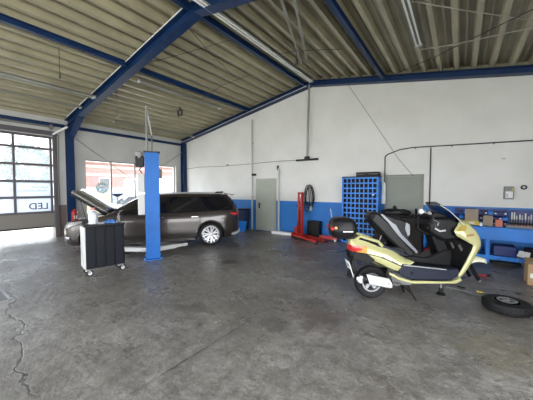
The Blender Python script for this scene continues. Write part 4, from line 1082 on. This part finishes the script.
# upstand with blue backboard
ZB = .776
def carton(name, x0, x1, y0, y1, z0, z1, m_, label, cat='box', flaps=True, group=None):
    t = thing(name, label, cat, ((x0 + x1) / 2, (y0 + y1) / 2, z0), group=group); a, b, h = (x1 - x0) / 2, (y1 - y0) / 2, z1 - z0
    MB().box(-a, a, -b, b, 0, h).build('carton_body', m_, t, bevel=.004)
    if flaps:
        MB().box(-a, a, -.02, .02, h, h + .002).build('tape', M['crate_wood'], t)
    return t
t = thing('plastic_tray', 'yellow open plastic tray on the workbench under a brown carton', 'tray', (.22, 7.78, ZB))
m = MB(); m.box(-.14, .14, -.12, .12, 0, .01); m.box(-.14, .14, -.12, -.112, 0, .10); m.box(-.14, .14, .112, .12, 0, .10); m.box(-.14, -.132, -.12, .12, 0, .10); m.box(.132, .14, -.12, .12, 0, .10)
m.build('tray_body', M['yellow'], t); MB().box(-.05, .05, -.125, -.12, .03, .07).build('tray_label', M['white'], t)
carton('cardboard_box', .095, .34, 7.68, 7.885, ZB + .012, 1.13, M['carton_grey'], 'brown carton standing in the yellow tray on the workbench')
carton('carton', .43, .60, 7.72, 7.90, ZB, 1.0, M['carton_grey'], 'greyish brown carton right of the yellow tray on the workbench', flaps=False)
carton('carton', .635, .755, 7.66, 7.78, ZB, .93, M['pink'], 'small salmon red box on the workbench between grey carton and tool case', flaps=False)
# dark blue small parts bins behind
def bin_rack(x0, nx, nz, w, label, y=8.0, white=False):
    t = thing('parts_bin_rack', label, 'bin rack', (x0, y, ZB)); h = .115
    MB().box(0, nx * w, .09, .10, 0, nz * h + .02).build('back_panel', M['dark_blue'], t)
    for i in range(nx):
        for j_ in range(nz):
            m = MB(); xa, xb, za = i * w + .004, (i + 1) * w - .004, j_ * h + .004
            m.prism([(-.04, za), (.088, za), (.088, za + h - .02), (.02, za + h - .02), (-.045, za + .06)], xa, xb, 'x')
            bb = m.build('bin', M['dark_blue'] if (i * 3 + j_) % 4 else M['bright_blue'], t, bevel=.003)
            if white and (i + j_) % 2: MB().box(xa + .02, xb - .02, -.047, -.043, za + .02, za + .05).build('bin_label', M['white'], bb)
    return t
bin_rack(-.10, 5, 3, .085, 'dark blue small parts bins behind the yellow tray')
bin_rack(.36, 6, 3, .085, 'dark blue small parts bins behind the grey carton and salmon box', white=True)
t = thing('tool_holder', 'dark blue tool board with upright white handled tools at the bench right', 'tool holder', (1.10, 8.0, ZB))
MB().box(-.2, .2, .05, .065, 0, .36).build('back_panel', M['dark_blue'], t)
MB().box(-.2, .2, -.06, .05, 0, .08).build('holder_block', M['black'], t, bevel=.004)
for i, x in enumerate((-.16, -.12, -.08, -.03, .01, .06, .11, .15)):
    hh = (.16, .16, .09, .12, .1, .14, .08, .12)[i]
    MB().tube([(x, 0, .08), (x, 0, .15)], .006, 6).build('tool_shaft', M['galv'], t)
    MB().tube([(x, 0, .15), (x, 0, .15 + hh)], .013, 8).build('tool_handle', M['white'] if i in (0, 1, 3, 5) else M['light_grey'], t, smooth=True)
t = thing('tool_case', 'flat grey open tool case on the bench before the tool board', 'tool case', (1.0, 7.68, ZB))
MB().box(-.2, .24, -.09, .09, 0, .05).build('case_body', M['grey'], t, bevel=.006)
for i in range(9): MB().tube([(-.17 + i * .047, -.06, .058), (-.17 + i * .047, .06, .058)], .011, 8).build('socket', M['galv'] if i % 2 else M['red'], t, smooth=True)
t = thing('machine_case', 'black and orange machine case at the far right end of the bench', 'case', (1.46, 7.9, ZB))
MB().box(-.12, .2, -.1, .1, 0, .28).build('case_body', M['black'], t, bevel=.01)
MB().box(-.12, .2, -.105, -.1, .18, .21).build('stripe', M['orange_bulb'], t)
MB().box(-.12, .2, -.105, -.1, .10, .12).build('stripe', M['light_grey'], t)
for i, (x, y, l, m_, h_) in enumerate(((-.55, 7.75, 'green spray bottle on the left end of the workbench', 'greenpl', .2), (-.02, 7.72, 'small dark bottle left of the yellow tray on the workbench', 'black', .1), (.05, 7.6, 'small silver tin on the bench edge left of the yellow tray', 'galv', .06), (.39, 7.62, 'small white capped jar between tray and grey carton', 'white', .07))):
    t = thing('bottle' if i < 2 else 'jar', l, 'bottle' if i < 2 else 'jar', (x, y, ZB))
    MB().lathe([(.02, 0), (.034, .004), (.034, h_ * .7), (.014, h_ * .85), (.014, h_)] if i < 2 else [(.03, 0), (.034, .004), (.034, h_)], (0, 0, 0), 'z', 14).build('bottle_body' if i < 2 else 'jar_body', M[m_], t, smooth=True)
    MB().lathe([(.017, h_), (.017, h_ + .03)] if i < 2 else [(.03, h_), (.03, h_ + .01)], (0, 0, 0), 'z', 12).build('cap', M['bright_blue'] if i == 0 else M['light_grey'], t)
# stuff on the lower shelf
Z2 = .151
carton('storage_box', .62, .98, 7.62, 7.98, Z2, .36, M['dark_blue'], 'dark blue plastic box on the lower bench shelf right of the leg', flaps=False)
carton('storage_box', -.55, -.25, 7.62, 7.98, Z2, .38, M['black'], 'black box on the lower bench shelf behind the scooter', flaps=False)
carton('storage_box', 1.15, 1.6, 7.65, 7.98, Z2, .33, M['brown_dark'], 'dark brown box on the lower bench shelf at the right', flaps=False)
carton('storage_box', -.1, .38, 7.66, 7.98, Z2, .32, M['brown_dark'], 'dark box on the lower bench shelf left of the visible leg', flaps=False)
m = MB(); m.prism([(-.09, 0), (.10, -.02), (.12, .10), (-.05, .13)], 0, .03, 'y'); o = m.build('paper_carton', M['white'], bevel=.003); o.location = (1.07, 7.5 + .03, .19); tag(o, 'crumpled white carton leaning on the lower bench shelf edge', 'carton')
tag(MB().tube([(.98, 7.42, .22), (1.0, 7.36, .12), (1.1, 7.2, .03), (1.25, 7.05, .008), (1.5, 6.9, .008)], .008, 6).build('power_cable', M['pale_cable'], smooth=True), 'pale cable dropping from the bench shelf to the floor by the cardboard box', 'cable')
t = thing('red_container', 'small red container on the floor shelf behind the scooter foot area', 'container', (-.60, 7.36, 0))
MB().box(-.07, .07, -.06, .06, 0, .2).build('container_body', M['red'], t, bevel=.02)
MB().lathe([(.025, .2), (.025, .235)], (0, 0, 0), 'z', 12).build('cap', M['black'], t)
t = thing('storage_crate', 'low bright blue crate on the floor in front of bench left end', 'crate', (-.30, 7.28, 0))
m = MB(); m.box(-.2, .2, -.14, .14, 0, .012)
for a in ((-.2, .2, -.14, -.13), (-.2, .2, .13, .14), (-.2, -.19, -.14, .14), (.19, .2, -.14, .14)): m.box(*a, 0, .13)
m.build('crate_body', M['bright_blue'], t); MB().box(-.205, .205, -.145, -.14, .11, .135).build('rim', M['bright_blue'], t)
t = thing('cardboard_box', 'brown cardboard box on the floor at the right picture edge', 'box', (1.16, 6.28, 0))
MB().box(-.22, .22, -.17, .17, 0, .35).build('carton_body', M['cardboard'], t, bevel=.004)
MB().box(-.19, -.12, -.172, -.17, .12, .2).build('shipping_label', M['white'], t)
MB().box(-.22, .22, -.02, .02, .35, .352).build('tape', M['crate_wood'], t)
for s in (-1,): MB().prism([(.17, .35), (.28, .37), (.28, .375), (.17, .355)], -.21, .21, 'x').build('flap', M['cardboard'], t)
t = thing('floor_cable_coil', 'dark cable heap on the floor under the bench shelf', 'cable', (.75, 7.35, 0))
pts = []
for k2 in range(60): a = k2 * .45; pts.append(((.14 + .03 * math.sin(a * .37)) * math.cos(a), (.07 + .02 * math.cos(a * .5)) * math.sin(a), .012 + .0008 * k2))
MB().tube(pts, .008, 6).build('coil', M['cable'], t, smooth=True)

# ------------------------------------------------------------------ blue pigeonhole rack
t = thing('pigeonhole_rack', 'tall bright blue rack with a grid of small square openings', 'rack', (0, 0, 0))
rx0, rx1, ry0, ry1, rz1 = -2.82, -1.86, 7.70, 8.08, 1.93
nx, nz = 8, 13; m = MB()
for i in range(nx + 1):
    x = rx0 + (rx1 - rx0) * i / nx; m.box(x - .013, x + .013, ry0, ry0 + .022, .03, rz1)
for j_ in range(nz + 1):
    z = .04 + (rz1 - .055) * j_ / nz; m.box(rx0 - .018, rx1 + .018, ry0 + .001, ry0 + .022, z - .019, z + .017)
m.build('grid', M['bright_blue'], t)
MB().box(rx0 - .018, rx1 + .018, ry0 + .10, ry1, .03, rz1).build('back_panel', M['dark'], t)  # dark block standing in for the shade deep inside the openings
for x in (rx0 - .026, rx1 + .026): MB().box(x - .006, x + .006, ry0 - .002, ry1, 0, rz1 + .01).build('side_panel', M['bright_blue'], t)
MB().box(rx0 - .03, rx1 + .03, ry0 - .01, ry1, rz1 + .012, rz1 + .035).build('top_panel', M['black'], t)
MB().box(-1.99, -1.93, ry0 - .008, ry0 - .001, 1.43, 1.455).build('tag', M['white'], t)
t = thing('black_case', 'flat black case lying on top of the blue pigeonhole rack', 'case', (-2.13, 7.86, rz1 + .036))
MB().box(-.32, .30, -.14, .14, 0, .12).build('case_body', M['black'], t, bevel=.012)
MB().box(-.32, .30, -.144, -.14, .055, .062).build('seam', M['grey'], t)
MB().tube([(-.08, -.14, .05), (-.08, -.17, .05), (.06, -.17, .05), (.06, -.14, .05)], .008).build('case_handle', M['dark'], t)

# dark cabinet behind scooter
t = thing('dark_cabinet', 'dark brown low cabinet standing behind the raised scooter seat', 'cabinet', (-1.22, 7.2, 0))
MB().box(-.52, .52, -.22, .22, .04, .94).build('carcass', M['brown_dark'], t, bevel=.01)
MB().box(-.54, .54, -.24, .24, .94, .97).build('cabinet_top', M['black'], t, bevel=.006)
for i in range(4): MB().box(-.48, .48, -.235, -.22, .08 + i * .215, .27 + i * .215).build('drawer', M['brown_dark'], t, bevel=.006)
for i in range(4): MB().box(-.12, .12, -.25, -.236, .20 + i * .215, .215 + i * .215).build('drawer_handle', M['grey'], t)
for x in (-.45, .45):
    for y in (-.16, .16): MB().box(x - .03, x + .03, y - .03, y + .03, 0, .04).build('foot', M['dark'], t)
t = thing('black_bag', 'slumped black bag lying on the dark cabinet', 'bag', (-1.3, 7.2, .971))
m = MB(); rr = []
for i, (s_, z_) in enumerate(((.9, 0), (1, .04), (.93, .09), (.6, .13), (.15, .14))): rr.append([((.34 + .03 * math.sin(3 * a)) * s_ * math.cos(a), (.15 + .02 * math.cos(5 * a)) * s_ * math.sin(a), z_ + (.012 * math.sin(4 * a) if 0 < i < 4 else 0)) for a in [2 * PI * k2 / 26 for k2 in range(26)]])
m.loft(rr).build('bag_body', M['soft_black'], t, smooth=True)
MB().tube([(-.12, -.05, .1), (-.1, -.14, .13), (.08, -.15, .13), (.12, -.05, .1)], .012).build('bag_strap', M['dark'], t, smooth=True)

# ------------------------------------------------------------------ red workshop hoist, trolley jack, crate
t = thing('red_stacker', 'red two mast hydraulic lifting truck standing at the blue wall', 'lifting truck', (-4.2, 7.62, 0), R(-24))
for x in (-.075, .075): MB().bc(x, 0, .78, .07, .08, 1.44).build('mast', M['red'], t, bevel=.006)
MB().bc(0, 0, 1.45, .22, .07, .05).build('crosshead', M['red'], t, bevel=.004)
MB().tube([(0, -.01, .12), (0, -.01, .85)], .028).build('hydraulic_ram', M['black'], t, smooth=True)
MB().tube([(0, -.01, .85), (0, -.01, 1.42)], .014).build('piston', M['chrome'], t, smooth=True)
MB().tube([(-.07, .0, 1.05), (-.22, -.03, 1.05)], .012).build('handle', M['black'], t)
MB().tube([(-.05, -.05, .55), (-.06, -.1, .35), (.02, -.1, .2)], .012).build('hydraulic_hose', M['black'], t, smooth=True)
for s, ln in ((-1, 1.05), (1, .9)):
    lg = MB(); y_ = 0; lg.bar((s * .13, .06, .09), (s * .16 + .0, -.06, .09), .10, .09)
    lg.build('foot', M['red'], t, bevel=.004)
for y_ in (-.14, .14):
    MB().bar((-.28, y_, .09), (1.0, y_ - .02, .075), .07, .07).build('base_leg', M['red'], t, bevel=.006)
    for x in (-.26, .96): MB().lathe([(.02, -.02), (.038, -.02), (.04, 0), (.038, .02), (.02, .02)], (x, y_, .04), 'y', 16).build('wheel', M['dark'], t, smooth=True)
MB().bar((-.26, -.14, .13), (-.26, .14, .13), .06, .05).build('crossbar', M['red'], t)
MB().bc(-.17, 0, .25, .12, .18, .22).build('pump', M['red'], t, bevel=.02)
t = thing('black_crate', 'tall black crate on the floor against the blue wall under the hoses', 'crate', (-3.87, 7.98, 0))
MB().box(-.21, .21, -.12, .12, .05, .55).build('crate_body', M['black'], t, bevel=.008)
for i in range(5): MB().box(-.17 + i * .075, -.135 + i * .075, -.128, -.12, .1, .5).build('rib', M['dark'], t)
for x in (-.16, .16): MB().box(x - .03, x + .03, -.1, .1, 0, .05).build('foot', M['dark'], t)
t = thing('trolley_jack', 'low red trolley jack with an upright grey handle beside the top case', 'jack', (-3.3, 7.75, 0), R(10))
m = MB(); m.prism([(-.3, .05), (-.3, .10), (.05, .15), (.3, .12), (.3, .05)], -.11, -.09, 'y'); m.prism([(-.3, .05), (-.3, .10), (.05, .15), (.3, .12), (.3, .05)], .09, .11, 'y'); m.box(.1, .3, -.09, .09, .06, .11); m.build('chassis', M['red'], t)
for x in (-.26, .25):
    for y in (-.13, .13): MB().lathe([(.02, -.02), (.04, -.02), (.042, 0), (.04, .02), (.02, .02)], (x, y, .042), 'y', 16).build('wheel', M['galv'], t, smooth=True)
MB().bar((.1, 0, .1), (-.26, 0, .14), .07, .04).build('lift_arm', M['red'], t)
MB().lathe([(.05, 0), (.055, .02)], (-.26, 0, .16), 'z', 16).build('saddle', M['dark'], t)
MB().tube([(.22, 0, .10), (.05, .1, .98)], .016).build('handle', M['light_grey'], t, smooth=True)
MB().tube([(.09, .05, 1.0), (.01, .15, 1.0)], .018).build('grip', M['grey'], t, smooth=True)
# white board on the floor
t = tag(MB().box(-.42, .42, -.09, .09, 0, .10).build('boxed_board', M['white'], bevel=.006), 'long white boxed panel lying on the floor right of the pale door', 'panel'); t.location = (-5.05, 7.86, 0)
t = thing('battery', 'small black battery between the white panel and red truck', 'battery', (-4.53, 7.98, 0))
MB().box(-.08, .08, -.08, .08, 0, .13).build('battery_body', M['black'], t, bevel=.005)
for x in (-.04, .04): MB().lathe([(.012, .13), (.012, .15)], (x, 0, 0), 'z', 10).build('terminal', M['galv'], t)
# behind the car
t = thing('blue_bin', 'bright blue plastic tub on the floor behind the estate car', 'tub', (-6.75, 7.55, 0))
rr = []
for z_, s_ in ((0, .8), (.01, .82), (.33, 1), (.36, 1.06), (.365, 1.0), (.33, .94), (.03, .76)): rr.append([(s_ * .22 * math.copysign(abs(math.cos(a)) ** .6, math.cos(a)), s_ * .17 * math.copysign(abs(math.sin(a)) ** .6, math.sin(a)), z_) for a in [2 * PI * k2 / 24 for k2 in range(24)]])
MB().loft(rr).build('tub_body', M['bright_blue'], t, smooth=True)
t = thing('hand_truck', 'dark grey cylinder cart leaning behind the car tail', 'cart', (-7.15, 7.45, 0), R(15))
MB().lathe([(.10, 0), (.11, .02), (.11, .72), (.06, .82), (.03, .86)], (0, 0, .06), 'z', 20).build('cylinder', M['grey'], t, smooth=True)
for x in (-.14, .14): MB().tube([(x, .1, .05), (x, .12, .9), (x * .8, .2, 1.02)], .013).build('frame_tube', M['dark'], t, smooth=True)
MB().box(-.15, .15, -.14, .14, .03, .055).build('foot_plate', M['dark'], t)
for x in (-.17, .17): MB().lathe([(.03, -.02), (.085, -.02), (.09, 0), (.085, .02), (.03, .02)], (0, 0, 0), 'x', 18).build('wheel', M['dark'], t, smooth=True).location = (x, .14, .09)
t = thing('dark_bin', 'dark navy waste bin standing at the wall beside the pale door', 'bin', (-6.93, 7.93, 0))
MB().loft([[(-.15, -.14, 0), (.15, -.14, 0), (.15, .14, 0), (-.15, .14, 0)], [(-.19, -.17, .78), (.19, -.17, .78), (.19, .17, .78), (-.19, .17, .78)]]).build('bin_body', mat('navy bin', (.015, .03, .09), .5), t, bevel=.02)
MB().box(-.20, .20, -.18, .18, .78, .83).build('lid', M['black'], t, bevel=.015)
# floor drain
t = thing('floor_drain', 'rectangular steel floor grate at the left picture edge', 'floor grate', (-5.85, .66, 0))
m = MB(); m.box(-.65, .65, -.21, -.18, 0, .008); m.box(-.65, .65, .18, .21, 0, .008); m.box(-.65, -.62, -.2, .2, 0, .008); m.box(.62, .65, -.2, .2, 0, .008); m.build('rim', M['galv'], t)
MB().box(-.62, .62, -.18, .18, 0, .001).build('pit_shade', M['dark'], t)  # flat dark sheet on the floor, standing for shade below the slats
m = MB()
for i in range(31): m.box(-.61 + i * .04, -.598 + i * .04, -.18, .18, .001, .007)
m.build('grate', M['grey'], t)

# ------------------------------------------------------------------ outside
t = thing('brick_building', 'salmon brick and cream building seen through the window beyond the yard', 'building', (-44, 22, -.2))
MB().box(-4, 4, -12, 14, 0, 5.4).build('facade', M['brick'], t)
for z in (1.6, 3.6, 4.7): MB().box(4.0, 4.1, -12, 14, z, z + .35).build('band', M['facade_pale'], t)
for y in (-9, -5.5, -2, 2.5, 6, 10):
    w_ = MB().box(4.0, 4.08, y - .7, y + .7, 2.2, 3.4).build('window', M['light_grey'], t); MB().box(4.08, 4.1, y - .6, y + .6, 2.3, 3.3).build('pane', M['carglass'], w_)
MB().prism([(-4.4, 5.4), (4.6, 5.4), (0, 7.0)], -12.3, 14.3, 'y').build('roof', M['facade_pale'], t)
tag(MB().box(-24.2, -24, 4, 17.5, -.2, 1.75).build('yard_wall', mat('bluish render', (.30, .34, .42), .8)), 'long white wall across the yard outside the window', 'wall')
t = thing('white_van', 'white van with sloping front parked outside the window', 'van', (-20.5, 12.6, -.21), R(90))
MB().prism([(-2.4, .35), (-2.4, 2.5), (-2.2, 2.65), (.9, 2.65), (1.6, 1.7), (2.4, 1.45), (2.5, .8), (2.5, .35)], -.95, .95, 'y').build('van_body', M['white'], t, bevel=.08)
MB().prism([(.98, 2.5), (1.55, 1.75), (1.6, 1.7), (1.03, 2.52)], -.8, .8, 'y').build('windscreen', M['carglass'], t)
for x in (-1.5, 1.6):
    for y in (-.85, .85): MB().lathe([(.2, -.1), (.34, -.1), (.35, 0), (.34, .1), (.2, .1)], (x, y, .35), 'y', 24).build('wheel', M['tyre'], t, smooth=True)
t = thing('silver_car', 'grey parked car outside, just visible over the windowsill', 'car', (-15.2, 8.7, -.21), R(75))
m = MB(); rings = []
for x, zb, zt_, w in ((-2.1, .3, .75, .7), (-1.9, .2, .95, .82), (-1.2, .2, 1.0, .86), (1.2, .2, .95, .86), (1.9, .22, .75, .8), (2.1, .3, .6, .65)): rings.append([(x, -w, zb), (x, w, zb), (x, w, zt_ - .1), (x, w * .85, zt_), (x, -w * .85, zt_), (x, -w, zt_ - .1)])
m.loft(rings).build('car_body', M['silver'], t, smooth=True)
m = MB(); m.loft([[(-1.7, -.75, .95), (1.1, -.75, .95), (1.1, .75, .95), (-1.7, .75, .95)], [(-1.2, -.6, 1.42), (.4, -.6, 1.42), (.4, .6, 1.42), (-1.2, .6, 1.42)]]); m.build('car_cabin', M['carglass'], t, bevel=.05)
for x in (-1.3, 1.35):
    for y in (-.78, .78): MB().lathe([(.18, -.1), (.3, -.1), (.31, 0), (.3, .1), (.18, .1)], (x, y, .31), 'y', 24).build('wheel', M['tyre'], t, smooth=True)
carton('wooden_crate', -14.6, -14.0, 4.95, 5.5, -.018, 1.46, M['crate_wood'], 'straw coloured crate outside the window, left of the two', 'crate', False)
carton('wooden_crate', -14.6, -14.0, 5.53, 6.12, -.018, 1.36, M['crate_wood'], 'straw coloured crate outside the window, lower right one', 'crate', False)
def tree(x, y, h, r, label, seed):
    random.seed(seed); t = thing('tree', label, 'tree', (x, y, -.21))
    MB().tube([(0, 0, 0), (.1, .05, h * .45), (0, 0, h * .7)], .12 * h / 5, 8, .05).build('trunk', M['bark'], t, smooth=True)
    m = MB()
    for i in range(700):
        a = random.uniform(0, 2 * PI); b = math.asin(random.uniform(-1, 1)); q = r * random.uniform(.55, 1) ** .6
        c_ = Vector((q * math.cos(a) * math.cos(b), q * math.sin(a) * math.cos(b), h - r + q * math.sin(b) * 1.0)); s_ = random.uniform(.06, .14) * r
        u = Vector((random.uniform(-1, 1), random.uniform(-1, 1), random.uniform(-1, 1))).normalized(); v = u.orthogonal().normalized()
        m.add([c_ - u * s_, c_ + v * s_ * .6, c_ + u * s_, c_ - v * s_ * .6], [(0, 1, 2, 3)])
    m.build('crown', M['leaf'] if h > 3 else mat('dark foliage', (.03, .06, .02), .8), t)
tree(-20, 8.1, 2.3, .4, 'small dark green tree before the white yard wall', 2)
tree(-36, 7.6, 6.6, 2.4, 'large leafy tree seen through the garage door panes, right one', 3)
tree(-36, 2.4, 6.0, 2.2, 'large leafy tree seen through the garage door panes, left one', 4)
t = thing('outbuilding', 'pale outbuilding standing beyond the garage door', 'building', (-30, 4, -.2))
MB().box(-3, 3, -7, 3.4, 0, 2.1).build('facade', M['white'], t)
MB().box(-3.1, 3.1, -7.1, 3.5, 2.1, 2.2).build('roof', M['light_grey'], t)

# ------------------------------------------------------------------ light
w = bpy.data.worlds.new('sky'); S.world = w; w.use_nodes = True
nt = w.node_tree; bg = nt.nodes['Background']
tcw = nt.nodes.new('ShaderNodeTexCoord'); sx = nt.nodes.new('ShaderNodeSeparateXYZ'); nt.links.new(tcw.outputs['Generated'], sx.inputs[0])
cr = nt.nodes.new('ShaderNodeValToRGB'); cr.color_ramp.elements[0].color = (.95, .97, 1, 1); cr.color_ramp.elements[0].position = 0
cr.color_ramp.elements[1].color = (.72, .84, 1, 1); cr.color_ramp.elements[1].position = .8
nt.links.new(sx.outputs[2], cr.inputs[0]); nt.links.new(cr.outputs[0], bg.inputs[0]); bg.inputs[1].default_value = 7.0
sun = bpy.data.lights.new('sun', 'SUN'); sun.energy = 4.; sun.angle = R(1.5); sun.color = (1, .93, .80)
so = bpy.data.objects.new('sun', sun); COL.objects.link(so)
so.rotation_euler = Vector((0.02, -1, -1.1)).to_track_quat('-Z', 'Y').to_euler()
def daylight(name, loc, target, sx_, sy_, e, col=(1, 1, 1)):
    l = bpy.data.lights.new(name, 'AREA'); l.shape = 'RECTANGLE'; l.size = sx_; l.size_y = sy_; l.energy = e; l.color = col
    o = bpy.data.objects.new(name, l); COL.objects.link(o); o.location = loc
    l.spread = R(130); o.rotation_euler = (Vector(target) - Vector(loc)).to_track_quat('-Z', 'Y').to_euler(); return o
daylight('daylight_front_gate', (-4.2, YF - .1, 1.75), (-4.2, 3, 0.0), 13, 3.0, 150)
daylight('daylight_right_gate', (XR + .1, -1.5, 1.75), (-3, -1.5, 0.3), 8, 3.0, 200)
daylight('daylight_left_gate', (XL - .2, -3.5, 1.75), (-5, -3.5, 0.5), 3.6, 3.0, 100)

# ------------------------------------------------------------------ camera
cam = bpy.data.cameras.new('camera'); cam.sensor_width = 36; cam.lens = 36 * 265 / 533; cam.clip_start = .05; cam.clip_end = 300
co = bpy.data.objects.new('camera', cam); COL.objects.link(co); co.location = (0, 0, 1.6)
co.rotation_euler = (R(90 - 2.35), 0, R(36.2)); S.camera = co
v = S.view_settings; v.view_transform = 'Standard'; v.look = 'None'; v.gamma = 1; v.use_curve_mapping = False; v.exposure = 0.17

# repeats share a group phrase
GROUPS = {'wall_pipe': 'grey pipes beside the pale door', 'roof_cable': 'cables under the roof deck', 'brace_rod': 'brace rods on the window wall',
          'parts_bin_rack': 'blue small parts bins on the workbench', 'wooden_crate': 'crates outside the window', 'tree': 'trees outside',
          'storage_box': 'boxes on the lower bench shelf', 'carton': 'small cartons on the workbench', 'wall_plate': 'small plates on the back wall'}
for o_ in COL.objects:
    b_ = o_.name.split('.')[0]
    if o_.parent is None and b_ in GROUPS and 'group' not in o_.keys() and 'category' in o_.keys() and 'crumpled' not in o_['label']:
        o_['group'] = GROUPS[b_]
